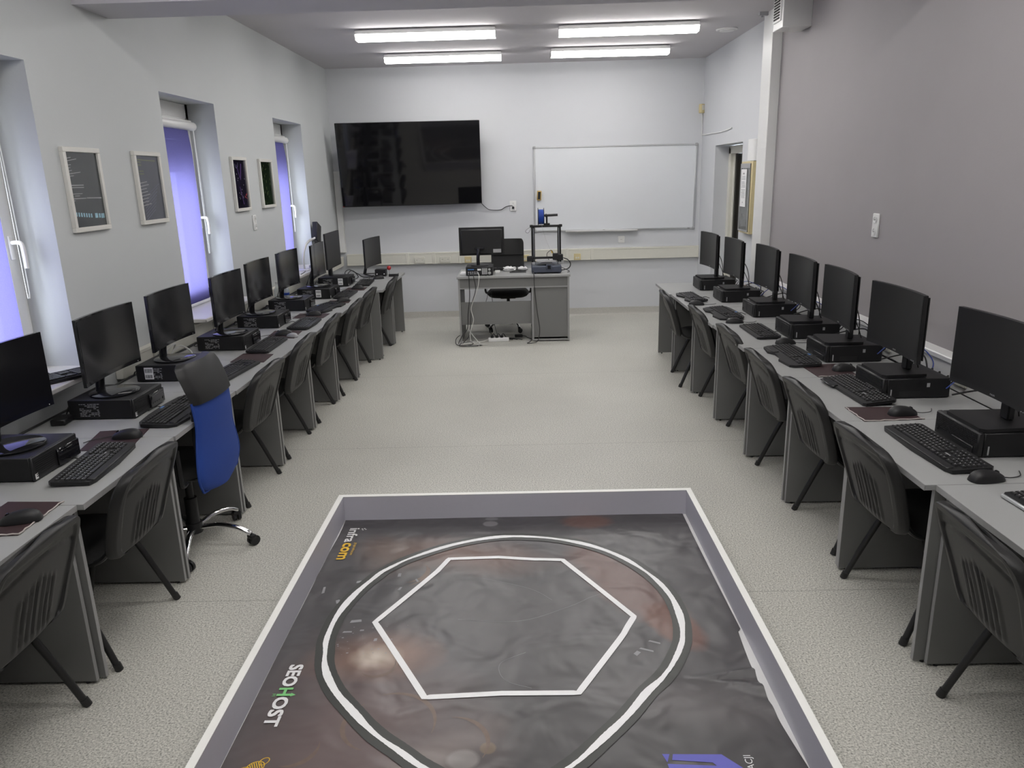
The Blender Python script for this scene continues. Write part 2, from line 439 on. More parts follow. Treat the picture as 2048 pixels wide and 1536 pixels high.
# ------------------------------------------------------------------ desks along both walls
def make_desk(name, label, w, depth, rz, loc):
    """Local: user side at +x, top front edge at x = 0, width along y from 0 to w."""
    t = thing(name, label, 'desk', loc, rz, 'grey computer desks in two rows')
    m = MB(); m.mat = 0; m.box(-depth, -0.002, 0.002, w-0.002, ZD-0.022, ZD, 0.0012)
    m.mat = 1; m.box(-0.002, 0, 0.002, w-0.002, ZD-0.022, ZD)
    m.build('desk_top', ['top', 'edge'], t)
    for y in (0.004, w-0.022):
        p = MB(); p.mat = 0; p.box(-depth+0.05, -0.042, y, y+0.018, 0.012, ZD-0.022)
        p.mat = 1; p.box(-0.042, -0.040, y, y+0.018, 0.012, ZD-0.022)
        p.mat = 2
        for x in (-0.08, -depth+0.1): p.cyl((x, y+0.009, 0), (x, y+0.009, 0.012), 0.008, n=8)
        p.build('side_panel', ['panel', 'edge', 'black'], t)
    MB().box(-depth+0.07, -depth+0.088, 0.022, w-0.022, 0.33, ZD-0.022).build('modesty_panel', 'panel', t)
    return t
LB = [1.76, 2.51, 3.255, 4.01, 4.765, 5.52, 6.27, 7.02, 7.785, 8.54, 9.29]
LXF = [-1.635, -1.612, -1.605, -1.598, -1.59, -1.578, -1.566, -1.55, -1.452, -1.44]
LDN = ['grey desk nearest the camera in the left row, under a maroon mouse mat', 'second grey desk of the left row, under the violet-lit PC',
       'grey desk in front of the blue mesh chair', 'fourth grey desk from the camera in the left row', 'fifth grey desk from the camera in the left row',
       'sixth grey desk from the camera in the left row', 'seventh grey desk from the camera in the left row',
       'eighth grey desk from the camera in the left row', 'second to last grey desk of the left row, stepped out into the aisle',
       'last grey desk of the left row, with a small red ball on it']
for i in range(10):
    make_desk('computer_desk', LDN[i], LB[i+1]-LB[i], 0.765, 0, (LXF[i], LB[i], 0))
RB = [1.78, 2.533, 3.265, 4.02, 4.756, 5.54, 6.29, 7.05, 7.80]
RXF = [1.468, 1.428, 1.432, 1.422, 1.412, 1.402, 1.388, 1.372]
RDN = ['grey desk nearest the camera in the right row, set back from its neighbour', 'second grey desk of the right row, under the big perforated PC',
       'third grey desk from the camera in the right row, under the frayed mouse mat', 'fourth grey desk from the camera in the right row', 'fifth grey desk from the camera in the right row',
       'sixth grey desk from the camera in the right row', 'seventh grey desk from the camera in the right row', 'last grey desk of the right row, nearest the whiteboard']
for i in range(8):
    make_desk('computer_desk', RDN[i], RB[i+1]-RB[i], 0.74, PI, (RXF[i], RB[i+1], 0))

# ------------------------------------------------------------------ stacking chairs
def make_chair(name, label):
    """Local: facing +x; rear feet at x = -0.24."""
    t = thing(name, label, 'chair', (0,0,0), 0, 'black stacking chairs at the desks')
    def sq(u, v, hw, x0, x1, p=4.0):
        # square parameter -> rounded rectangle
        a = 2*u-1; b = 2*v-1
        k = (abs(a)**p+abs(b)**p)**(1/p); mx = max(abs(a), abs(b))
        f = mx/k if k > 1e-6 else 1
        return ((x0+x1)/2+b*f*(x1-x0)/2, a*f*hw)
    def se(u, v): return math.sin(PI*min(u, 1-u)*1.0)**0.35*math.sin(PI*min(v, 1-v))**0.35 if 0 < u < 1 and 0 < v < 1 else 0
    def st(u, v):
        x, y = sq(u, v, 0.235, -0.215, 0.215); w = -0.035*max(0, (x-0.12)/0.1)**2
        return (x, y, 0.44+w+0.038*se(u, v))
    def sb(u, v):
        x, y = sq(u, v, 0.235, -0.215, 0.215); w = -0.035*max(0, (x-0.12)/0.1)**2
        return (x, y, 0.44+w-0.008*se(u, v))
    MB().solid(st, sb, 20, 20).build('seat', 'fabric', t)
    def sc(u, v):
        x, y = sq(u, v, 0.225, -0.205, 0.205); w = -0.035*max(0, (x-0.12)/0.1)**2
        return (x, y, 0.437+w-0.03*se(u, v))
    def sc2(u, v):
        x, y, z = sc(u, v); return (x, y, 0.44-0.035*max(0, (x-0.12)/0.1)**2)
    MB().solid(sc2, sc, 16, 16).build('seat_shell', 'shell', t)
    # backrest: a wide dished plate, tapered to the bottom, leaning back
    def plane(u, v):
        a = 2*u-1
        a = math.copysign(1-(1-abs(a))**1.25, a)
        vv = 0.5-0.5*math.cos(PI*v)
        q = abs(2*vv-1)
        n = 7 if vv < 0.5 else 4.2
        hw = (0.218+0.032*min(1, vv*1.6)**0.8)*max(0.0, 1-q**n)**(1/n)
        y = a*hw; z = 0.435+0.395*vv-0.016*(a*a)*vv
        x = -0.255-0.125*vv**1.15+0.030*(y/0.25)**2
        d = min(hw*(1-abs(a)), 0.40*min(vv, 1-vv))
        return x, y, z, d, vv, min(hw*(1-abs(a)), 0.40*(1-vv))
    def front(u, v):
        x, y, z, d, vv, s_ = plane(u, v)
        return (x+0.020*min(1, d/0.03)**0.5, y, z)
    def mid(u, v):
        return plane(u, v)[:3]
    MB().solid(mid, front, 24, 24).build('backrest', 'fabric', t)
    def back(u, v):
        x, y, z, d, vv, s_ = plane(u, v)
        h = 0.030*min(1, d/0.016)**0.5                        # padded rim
        k = max(0, min(1, (s_-0.042)/0.012)); h -= 0.010*k*k*(3-2*k)   # pressed-in field
        A = abs(y)
        if A < 0.20 and vv > 0.6:                             # arched groove under the rim
            g = abs(vv-(0.815-2.2*A*A)); h -= 0.005*max(0, 1-g/0.03)
        top = 0.64-1.1*A
        f = max(0, min(1, (top-vv)/0.05))*max(0, min(1, (vv-0.05)/0.06))
        if A < 0.105:                                         # fluted block in the lower middle
            h += 0.004*f*min(1, (0.105-A)/0.008)
            for c in (0.016, 0.046, 0.076):
                h -= 0.008*f*max(0, 1-abs(A-c)/0.009)
        return (x-max(0.0, h), y, z)
    MB().solid(back, mid, 84, 60).build('back_shell', 'shell', t)
    for sy in (-1, 1):
        y = sy*0.245
        MB().tube(curve([(-0.235, sy*0.262, 0), (-0.145, sy*0.242, 0.22), (-0.06, sy*0.226, 0.40), (-0.03, sy*0.222, 0.425), (0.03, sy*0.222, 0.425)], 4), 0.0135, 10).cyl((-0.237, sy*0.2625, 0), (-0.226, sy*0.260, 0.028), 0.016, n=10).build('leg', 'tube', t)
        MB().tube(curve([(0.175, sy*0.262, 0), (0.11, sy*0.242, 0.22), (0.05, sy*0.226, 0.40), (0.03, sy*0.222, 0.425), (-0.03, sy*0.222, 0.425)], 4), 0.0135, 10).cyl((0.177, sy*0.2625, 0), (0.168, sy*0.260, 0.028), 0.016, n=10).build('leg', 'tube', t)
        MB().tube(curve([(0.14, sy*0.20, 0.428), (-0.08, sy*0.20, 0.428), (-0.17, sy*0.195, 0.432), (-0.225, sy*0.185, 0.47), (-0.250, sy*0.18, 0.56), (-0.285, sy*0.18, 0.68)], 5), 0.0105, 8).build('back_upright', 'tube', t)
    MB().tube([(-0.02, -0.222, 0.425), (-0.02, 0.222, 0.425)], 0.010, 8).tube([(0.02, -0.222, 0.425), (0.02, 0.222, 0.425)], 0.010, 8).build('cross_tube', 'tube', t)
    return t
CH = [
 (-1.875, 2.10, PI+0.02, 'black chair nearest the camera in the left row, cut off at the bottom left'),
 (-1.868, 2.835, PI, 'black chair in the left row between the nearest chair and the blue mesh chair'),
 (-1.872, 4.37, PI-0.04, 'black chair in the left row just beyond the blue mesh chair'),
 (-1.875, 5.15, PI, 'second black chair beyond the blue mesh chair in the left row'),
 (-1.872, 5.93, PI+0.02, 'third black chair beyond the blue mesh chair in the left row'),
 (-1.845, 6.70, PI, 'fourth black chair beyond the blue mesh chair in the left row'),
 (-1.855, 7.42, PI-0.02, 'fifth black chair beyond the blue mesh chair in the left row'),
 (-1.765, 8.215, PI, 'last black chair of the left row, nearest the back wall'),
 (1.70, 2.075, -0.03, 'black chair nearest the camera in the right row, cut off at the right edge'),
 (1.712, 2.925, 0.04, 'second black chair from the camera in the right row'),
 (1.738, 3.665, 0.02, 'third black chair from the camera in the right row'),
 (1.728, 4.335, 0, 'fourth black chair from the camera in the right row'),
 (1.755, 5.13, 0.03, 'fifth black chair from the camera in the right row'),
 (1.722, 5.915, 0, 'sixth black chair from the camera in the right row'),
 (1.628, 6.725, -0.06, 'last black chair of the right row, nearest the whiteboard'),
]
ch0 = make_chair('stacking_chair', CH[0][3])
for i, (x, y, r, lb) in enumerate(CH):
    if i == 0: ch0.location = (x, y, 0); ch0.rotation_euler = (0, 0, r)
    else: dup(ch0, (x, y, 0), r, lb)

# ------------------------------------------------------------------ office chairs
def star_base(t, z_col, chrome='chrome', r=0.305, a0=0.0):
    for k in range(5):
        a = a0+2*PI*k/5; c, s = math.cos(a), math.sin(a)
        m = MB(); m.tube(curve([(0.03*c, 0.03*s, 0.10), (0.13*c, 0.13*s, 0.115), (0.22*c, 0.22*s, 0.105), (0.275*c, 0.275*s, 0.085), (r*c, r*s, 0.066)], 5), 0.016, 10, flat=0.8)
        leg = m.build('leg', chrome, t)
        w = MB(); w.x = T(r*c, r*s, 0.028, a+PI/3)
        for q in (-0.020, 0.006): w.cyl((0.012, q, 0), (0.012, q+0.015, 0), 0.027, n=16)
        w.cyl((0, 0, 0.025), (0, 0, 0.05), 0.007, n=8); w.box(-0.015, 0.02, -0.022, 0.022, 0.010, 0.034, 0.008, 2)
        w.build('caster', 'black', leg)
    c = MB(); c.cyl((0, 0, 0.075), (0, 0, 0.13), 0.042); c.cyl((0, 0, 0.12), (0, 0, 0.27), 0.032); c.cyl((0, 0, 0.27), (0, 0, z_col), 0.02)
    c.build('gas_column', 'black', t)
    MB().box(-0.1, 0.1, -0.09, 0.09, z_col-0.01, z_col+0.035, 0.012).tube([(0, 0.05, z_col+0.01), (0.0, 0.24, z_col+0.0)], 0.006, 8).build('tilt_mechanism', 'black', t)

# blue mesh task chair, turned towards the left desks (facing -x)
bc = thing('office_chair', 'office chair with blue mesh back and black leatherette headrest on chrome star base', 'chair', (-1.765, 3.64, 0))
star_base(bc, 0.40, a0=math.radians(-2))
def seat_fn(s, dx=-0.055, w=0.225, th=0.035):
    def f(u, v):
        a = 2*u-1; b = 2*v-1; p = 3.5
        k = (abs(a)**p+abs(b)**p)**(1/p); mx = max(abs(a), abs(b)); q = mx/k if k > 1e-6 else 1
        e = min(u, 1-u, v, 1-v)
        return (a*q*w+dx, b*q*0.235, 0.455+s*th*min(1, e/0.12)**0.5)
    return f
MB().solid(seat_fn(1), seat_fn(-0.6), 20, 20).build('seat', 'fabric', bc)
# outline of the back: z -> half widths
OUT = [(1.02, 0.16, 0.15), (1.005, 0.20, 0.195), (0.97, 0.213, 0.21), (0.90, 0.215, 0.21), (0.83, 0.205, 0.20), (0.74, 0.20, 0.20), (0.64, 0.205, 0.212), (0.56, 0.222, 0.235), (0.50, 0.232, 0.25), (0.45, 0.23, 0.25), (0.40, 0.205, 0.225), (0.37, 0.15, 0.17), (0.36, 0.10, 0.11)]
def half(z):
    for (a, b) in zip(OUT, OUT[1:]):
        if b[0] <= z <= a[0]:
            f = (z-b[0])/(a[0]-b[0]); return (b[1]+f*(a[1]-b[1]), b[2]+f*(a[2]-b[2]))
    return OUT[-1][1:]
def back_x(z, a):
    q = (z-0.36)/0.66
    return 0.20+0.02*math.sin(q*PI)-0.055*max(0, (q-0.68)/0.32)**1.3-0.028*a*a-0.012*math.exp(-((z-0.62)/0.12)**2)
def bsurf(z0, z1, off):
    def f(u, v):
        z = z0+(z1-z0)*v; h = half(z); a = 2*u-1
        y = a*(h[1] if a > 0 else h[0])
        e = min(u, 1-u)
        k = min(1, e/0.06)**0.5
        return (back_x(z, a)+off*k, y, z)
    return f
br = thing
bmesh_o = MB().solid(bsurf(0.36, 0.835, 0.010), bsurf(0.36, 0.835, -0.008), 26, 40).build('mesh_back', 'bluemesh', bc)
MB().solid(bsurf(0.83, 1.02, 0.024), bsurf(0.83, 1.02, -0.018), 26, 24).build('headrest', 'shell', bc)
hem = [(back_x(z, -1)+0.002, -half(z)[0], z) for z in (0.84, 0.74, 0.64, 0.56, 0.50, 0.45, 0.40, 0.37)]+[(back_x(z, 1)+0.002, half(z)[1], z) for z in (0.37, 0.40, 0.45, 0.50, 0.56, 0.64, 0.74, 0.84)]
MB().tube(curve(hem, 4), 0.006, 6).build('back_hem', 'bluemesh', bmesh_o)
for sy in (-1, 1):
    MB().tube(curve([(0.02, sy*0.10, 0.43), (0.17, sy*0.13, 0.435), (0.155, sy*0.15, 0.50), (0.15, sy*0.16, 0.62), (0.165, sy*0.16, 0.80)], 5), 0.010, 8).build('back_upright', 'black', bc)
    MB().tube(curve([(0.12, sy*0.24, 0.45), (0.12, sy*0.285, 0.46), (0.12, sy*0.29, 0.60), (0.10, sy*0.285, 0.635), (-0.08, sy*0.285, 0.635)], 5), 0.013, 8).build('armrest', 'black', bc)
bc.rotation_euler = (0, 0, -0.04)

# black office chair behind the teacher's desk
oc = thing('office_chair', 'black office chair with mesh lower back behind the desk with the 3D printer', 'chair', (-0.18, 9.32, 0), 0)
star_base(oc, 0.40, a0=math.radians(-65))
MB().solid(seat_fn(1, 0.0, 0.26, 0.05), seat_fn(-0.9, 0.0, 0.26, 0.05), 20, 20).build('seat', 'fabric', oc)
def ob(z0, z1, off):
    def f(u, v):
        a = 2*u-1; z = z0+(z1-z0)*v
        r = 1 if z < 1.03 else math.sqrt(max(0, 1-((z-1.03)/0.07)**2))*0.25+0.75
        e = min(u, 1-u); k = min(1, e/0.06)**0.5
        return (a*0.205*r, 0.25+0.09*(z-0.55)-0.03*a*a+off*k, z)
    return f
MB().solid(ob(0.56, 0.90, -0.006), ob(0.56, 0.90, 0.006), 20, 12).build('mesh_back', 'fabric', oc)
MB().solid(ob(0.895, 1.09, -0.022), ob(0.895, 1.09, 0.022), 20, 12).build('headrest', 'shell', oc)
for sx in (-1, 1):
    MB().tube(curve([(sx*0.12, 0.05, 0.43), (sx*0.15, 0.24, 0.44), (sx*0.165, 0.265, 0.55), (sx*0.17, 0.285, 0.80)], 5), 0.011, 8).build('back_upright', 'black', oc)
    MB().tube(curve([(sx*0.24, 0.12, 0.44), (sx*0.28, 0.10, 0.455), (sx*0.285, 0.08, 0.58), (sx*0.28, 0.02, 0.62), (sx*0.275, -0.12, 0.62)], 5), 0.014, 8).build('armrest', 'black', oc)

# ------------------------------------------------------------------ desktop PCs
def vent_rows(m, x, y0, y1, z0, z1, n):
    for i in range(n):
        z = z0+(z1-z0)*i/(n-1); m.box(x-0.001, x+0.003, y0, y1, z-0.0015, z+0.0015)
def make_pc_left(name, label, barcode, sheet=True):
    """Front faces +x; centre at origin; 0.32 deep, 0.305 wide, 0.10 high."""
    t = thing(name, label, 'computer', (0,0,0), 0, 'black desktop PCs under the left monitors')
    MB().box(-0.165, 0.150, -0.1525, 0.1525, 0.004, 0.1, 0.003).box(-0.1, 0.1, -0.03, 0.03, 0.1, 0.1006).build('case', 'blackm', t)
    f = MB(); f.box(0.150, 0.162, -0.1525, 0.1525, 0.004, 0.1, 0.003)
    vent_rows(f, 0.161, -0.14, -0.02, 0.02, 0.085, 9)
    f.build('front_bezel', 'black', t)
    m = MB(); m.box(0.160, 0.172, 0.0, 0.150, 0.008, 0.080, 0.003); m.box(0.171, 0.1735, 0.01, 0.14, 0.055, 0.068, 0.001); m.cyl((0.170, 0.13, 0.03), (0.1745, 0.13, 0.03), 0.007, n=14)
    for q in range(4): m.box(0.171, 0.1732, 0.02+q*0.022, 0.034+q*0.022, 0.026, 0.032)
    m.build('drive_panel', 'gloss', t)
    m = MB(); m.box(0.1615, 0.1622, -0.148, -0.130, 0.01, 0.032); m.build('badge_sticker', 'white', t)
    if sheet:
        m = MB(); rnd = random.Random(3)
        for r_ in range(9):
            x = -0.11
            while x < -0.02:
                w = rnd.uniform(0.004, 0.016); z = 0.082-r_*0.0075
                if rnd.random() < 0.72: m.box(x, x+w, -0.1531, -0.1524, z-0.0035, z)
                x += w+0.003
        m.build('spec_print', 'grime', t)
    if barcode:
        s = MB(); x0 = barcode; s.box(x0, x0+0.052, -0.1533, -0.1522, 0.018, 0.088); st = s.build('barcode_sticker', 'white', t)
        b = MB(); rnd = random.Random(5)
        for (za, zb) in ((0.024, 0.044), (0.057, 0.080)):
            x = x0+0.004
            while x < x0+0.046:
                w = rnd.uniform(0.0008, 0.0022); b.box(x, x+w, -0.1536, -0.1530, za, zb); x += w+rnd.uniform(0.0009, 0.002)
        b.build('barcode', 'black', st)
    m = MB()
    for q in (-0.1, 0.0, 0.08):
        m.tube(curve([(-0.165, q, 0.04), (-0.20, q+0.01, 0.05), (-0.225, q+0.04, 0.02), (-0.235, q+0.12, 0.006)], 5), 0.0035, 6)
    m.build('rear_cable', 'cable', t)
    return t
LPC = [(-2.085, 2.885, None, 'black PC with a violet sheen, nearest the camera in the left row'),
 (-2.085, 3.685, None, 'second PC from the camera in the left row, white spec print and no barcode'),
 (-2.10, 4.395, -0.115, 'third PC in the left row, with a big barcode sticker, behind the blue mesh chair'),
 (-2.075, 5.20, 0.0, 'fourth PC in the left row, barcode sticker beside its spec print'),
 (-2.085, 5.985, None, 'fifth PC from the camera in the left row'),
 (-2.09, 6.77, None, 'sixth PC in the left row, clear bottles behind it'),
 (-2.02, 7.445, 0.02, 'seventh PC in the left row, under the monitor before the tall flat one'),
 (-2.04, 8.29, 0.05, 'last PC in the left row, under the tall flat monitor')]
protoN = make_pc_left('desktop_computer', LPC[0][3], None, False)
protoS = make_pc_left('desktop_computer', LPC[1][3], None, True)
protos = {None: protoS}
first = {}
for i, (x, y, bcode, lb) in enumerate(LPC):
    if i == 0: o = protoN
    elif i == 1: o = protoS
    elif bcode is None: o = dup(protoS, label=lb)
    else: o = make_pc_left('desktop_computer', lb, bcode, True)
    o.location = (x, y, ZD)
    if i == 6: o.rotation_euler = (0, 0, -0.06)

def make_pc_right(name, label, kind):
    """Front faces +x; near side (towards the camera once turned round) at +y."""
    t = thing(name, label, 'computer', (0,0,0), 0, 'black desktop PCs under the right monitors')
    MB().box(-0.165, 0.140, -0.155, 0.155, 0.004, 0.1, 0.003).build('case', 'blackm', t)
    f = MB(); f.box(0.140, 0.165, -0.155, 0.155, 0.004, 0.102, 0.005)
    if kind == 'ribbed':
        vent_rows(f, 0.1655, -0.145, 0.145, 0.055, 0.095, 7)
    elif kind == 'perforated':
        for i in range(26):
            for j in range(8):
                f.box(0.1650, 0.1668, -0.145+i*0.0112, -0.1385+i*0.0112, 0.038+j*0.0075, 0.0425+j*0.0075)
    f.build('front_bezel', 'black', t)
    m = MB()
    if kind == 'smooth':
        m.box(0.164, 0.1675, -0.02, -0.012, 0.02, 0.085); m.box(0.164, 0.168, -0.01, 0.13, 0.02, 0.09, 0.002)
    else:
        m.box(0.164, 0.170, -0.02, 0.13, 0.012, 0.04, 0.002); m.box(0.169, 0.171, 0.0, 0.12, 0.026, 0.030)
    m.build('drive_panel', 'black', t)
    MB().cyl((0.164, -0.13, 0.03), (0.169, -0.13, 0.03), 0.006, n=12).build('power_button', 'black', t)
    MB().box(0.118, 0.124, 0.1548, 0.1556, 0.012, 0.048).build('side_sticker', 'greyst', t)
    MB().box(-0.065, -0.050, 0.1548, 0.1557, 0.058, 0.078).build('round_badge', 'greyst', t)
    if kind == 'ribbed':
        MB().box(-0.02, 0.08, 0.1548, 0.1554, 0.012, 0.038).build('spec_sticker', 'black', t)
    m = MB(); m.box(0.10, 0.135, -0.12, -0.065, 0.1000, 0.1026)
    if kind == 'perforated': m.box(0.075, 0.108, -0.085, -0.035, 0.1, 0.1022)
    m.build('top_sticker', 'white', t)
    m = MB()
    for q in (-0.09, -0.02, 0.06, 0.11):
        m.tube(curve([(-0.165, q, 0.05), (-0.195, q+0.01, 0.09), (-0.215, q-0.03, 0.06), (-0.2, q-0.08, 0.02), (-0.225, q-0.12, 0.006)], 5), 0.0034, 6)
    m.build('rear_cable', 'cable', t)
    return t
RPC = [(1.860, 7.38, 'smooth', 'last PC of the right row, farthest from the camera'),
 (1.885, 6.67, 'smooth', 'second PC from the whiteboard end of the right row'),
 (1.945, 5.95, 'smooth', 'third PC from the whiteboard end of the right row'),
 (1.950, 5.145, 'smooth', 'middle PC of the right row, fourth from the camera'),
 (1.930, 4.485, 'ribbed', 'third PC from the camera in the right row, ribbed front and white top label'),
 (1.918, 3.74, 'ribbed', 'second PC from the camera in the right row, ribbed front'),
 (1.915, 2.935, 'perforated', 'PC nearest the camera in the right row, perforated front and two white labels')]
pr_ = {}
for (x, y, kd, lb) in RPC:
    if kd in pr_: o = dup(pr_[kd], label=lb)
    else: o = pr_[kd] = make_pc_right('desktop_computer', lb, kd)
    o.location = (x, y, ZD); o.rotation_euler = (0, 0, PI)

# ------------------------------------------------------------------ monitors
def curved(w, z0, z1, x, sag, th):
    def f(off):
        def g(u, v):
            a = 2*u-1; return (x+off+sag*a*a, a*w/2, z0+(z1-z0)*v)
        return g
    return f
def make_monitor_left(name, label):
    """Faces +x. Origin at the centre of the round foot, on the PC."""
    t = thing(name, label, 'monitor', (0,0,0), 0, 'curved monitors on round feet in the left row')
    c = curved(0.548, 0.098, 0.420, 0.0, 0.022, 0)
    MB().solid(c(0.0), c(-0.016), 24, 2).build('housing', 'gloss', t)
    c2 = curved(0.532, 0.118, 0.411, 0.0, 0.0207, 0)
    MB().grid(c2(0.0012), 24, 2).build('screen', 'screeng', t)
    MB().solid(lambda u, v: (-0.016-0.03*math.sin(PI*u)*math.sin(PI*v), (u-0.5)*0.36, 0.15+0.2*v), lambda u, v: (-0.010, (u-0.5)*0.36, 0.15+0.2*v), 12, 10).build('rear_hump', 'gloss', t)
    MB().tube(curve([(-0.07, 0, 0.012), (-0.065, 0, 0.07), (-0.05, 0, 0.13), (-0.03, 0, 0.19)], 5), 0.022, 12).build('stand_neck', 'gloss', t)
    MB().lathe([(0.0, 0.0), (0.112, 0.0), (0.118, 0.004), (0.118, 0.008), (0.113, 0.011), (0.0, 0.012)], n=48).build('round_foot', 'gloss', t)
    MB().box(0.0195, 0.0203, 0.243, 0.246, 0.104, 0.108).build('power_led', 'white', t)
    MB().tube(curve([(-0.04, 0.03, 0.2), (-0.075, 0.05, 0.15), (-0.12, 0.08, 0.05), (-0.16, 0.13, -0.02), (-0.175, 0.2, -0.085)], 6), 0.0035, 6).build('video_cable', 'cable', t)
    return t
LM = [(-2.085, 2.875, 0, 'curved monitor nearest the camera in the left row, cut off by the left edge'),
 (-2.085, 3.675, 0.02, 'second curved monitor from the camera in the left row'),
 (-2.10, 4.405, 0.0, 'third curved monitor from the camera in the left row'),
 (-2.045, 5.16, 0.0, 'fourth curved monitor in the left row, its foot glaring white'),
 (-2.10, 5.965, 0.0, 'fifth curved monitor from the camera in the left row'),
 (-2.10, 6.745, -0.03, 'sixth curved monitor in the left row, clear bottles behind its foot'),
 (-2.02, 7.465, 0.03, 'seventh curved monitor in the left row, in front of the desk lamp')]
m0 = make_monitor_left('monitor', LM[0][3])
for i, (x, y, r, lb) in enumerate(LM):
    o = m0 if i == 0 else dup(m0, label=lb)
    o.location = (x, y, ZD+0.1); o.rotation_euler = (0, 0, r)
# taller flat monitor
t = thing('monitor', 'tall flat matt monitor on an oval foot, second to last in the left row', 'monitor', (-2.06, 8.26, ZD+0.1))
MB().box(0.0, 0.022, -0.305, 0.305, 0.10, 0.475, 0.003).box(-0.025, 0.0, -0.2, 0.2, 0.16, 0.40, 0.01).build('housing', 'black', t)
MB().box(0.0215, 0.0226, -0.299, 0.299, 0.118, 0.468).build('screen', 'screen', t)
MB().box(-0.05, -0.015, -0.035, 0.035, 0.01, 0.26, 0.006).build('stand_neck', 'black', t)
MB().lathe([(0, 0), (0.132, 0), (0.136, 0.003), (0.12, 0.010), (0.0, 0.014)], n=40, sx=0.85).build('oval_foot', 'black', t)
# monitor on a forked stand directly on the last desk
t = thing('monitor', 'curved monitor standing straight on the last desk of the left row', 'monitor', (-1.80, 9.10, ZD), -0.13)
c = curved(0.60, 0.105, 0.440, 0.0, 0.024, 0)
MB().solid(c(0.0), c(-0.016), 24, 2).build('housing', 'black', t)
c2 = curved(0.585, 0.122, 0.432, 0.0, 0.0228, 0)
MB().grid(c2(0.0012), 24, 2).build('screen', 'screen', t)
MB().tube(curve([(-0.10, 0.0, 0.01), (-0.07, 0, 0.12), (-0.03, 0, 0.24)], 5), 0.018, 10).build('stand_neck', 'black', t)
MB().tube(curve([(0.08, -0.17, 0.007), (-0.03, -0.08, 0.01), (-0.10, 0, 0.014), (-0.03, 0.08, 0.01), (0.08, 0.17, 0.007)], 6), 0.010, 8, flat=0.6).build('forked_foot', 'black', t)

def make_monitor_right(name, label):
    t = thing(name, label, 'monitor', (0,0,0), 0, 'curved monitors on flat rectangular feet in the right row')
    c = curved(0.542, 0.104, 0.428, 0.0, 0.023, 0)
    MB().solid(c(0.0), c(-0.020), 24, 2).build('housing', 'black', t)
    c2 = curved(0.534, 0.126, 0.424, 0.0, 0.0223, 0)
    MB().grid(c2(0.0012), 24, 2).build('screen', 'screen', t)
    MB().solid(lambda u, v: (-0.018-0.035*math.sin(PI*u)*math.sin(PI*v)**0.7, (u-0.5)*0.5, 0.115+0.30*v), lambda u, v: (-0.012, (u-0.5)*0.5, 0.115+0.30*v), 14, 10).build('rear_hump', 'black', t)
    MB().box(-0.085, -0.055, -0.028, 0.028, 0.015, 0.28, 0.006).box(-0.06, -0.03, -0.04, 0.04, 0.2, 0.28, 0.006).build('stand_neck', 'black', t)
    m = MB(); m.prism([(-0.115, -0.115), (0.085, -0.13), (0.105, -0.115), (0.105, 0.115), (0.085, 0.13), (-0.115, 0.115)], 0.002, 0.016, 'xy'); m.box(-0.11, 0.07, -0.1, 0.1, 0, 0.004)
    m.build('flat_foot', 'blackm', t)
    m = MB(); m.text('PHILIPS', 0.010, T(0.0013, 0, 0.115) @ Matrix(((0, 0, 1, 0), (1, 0, 0, 0), (0, 1, 0, 0), (0, 0, 0, 1))), 0.0002); m.build('maker_mark', 'greyst', t)
    m = MB()
    for k in range(3): m.box(0.017, 0.0185, 0.205+k*0.012, 0.209+k*0.012, 0.110, 0.113)
    m.build('button_marks', 'greyst', t)
    m = MB(); m.tube(curve([(-0.045, -0.06, 0.22), (-0.12, -0.10, 0.20), (-0.17, -0.14, 0.10), (-0.19, -0.18, -0.02), (-0.2, -0.2, -0.09)], 6), 0.0035, 6)
    m.tube(curve([(-0.045, -0.03, 0.20), (-0.10, -0.05, 0.14), (-0.15, -0.06, 0.04), (-0.2, -0.1, -0.09)], 6), 0.003, 6)
    m.build('video_cable', 'cable', t)
    return t
RM = [(1.82, 7.40, -0.04, 'monitor farthest from the camera in the right row, nearest the whiteboard'),
 (1.858, 6.675, 0.0, 'second monitor from the whiteboard end of the right row'),
 (1.915, 5.945, 0.02, 'third monitor from the whiteboard end of the right row'),
 (1.90, 5.145, 0.05, 'middle monitor of the right row, fourth from the camera'),
 (1.885, 4.48, 0.08, 'third monitor from the camera in the right row'),
 (1.865, 3.735, 0.01, 'second monitor from the camera in the right row'),
 (1.865, 2.915, 0.0, 'monitor nearest the camera in the right row, cut off by the right edge')]
m1 = make_monitor_right('monitor', RM[0][3])
for i, (x, y, r, lb) in enumerate(RM):
    o = m1 if i == 0 else dup(m1, label=lb)
    o.location = (x, y, ZD+0.1); o.rotation_euler = (0, 0, PI-r)

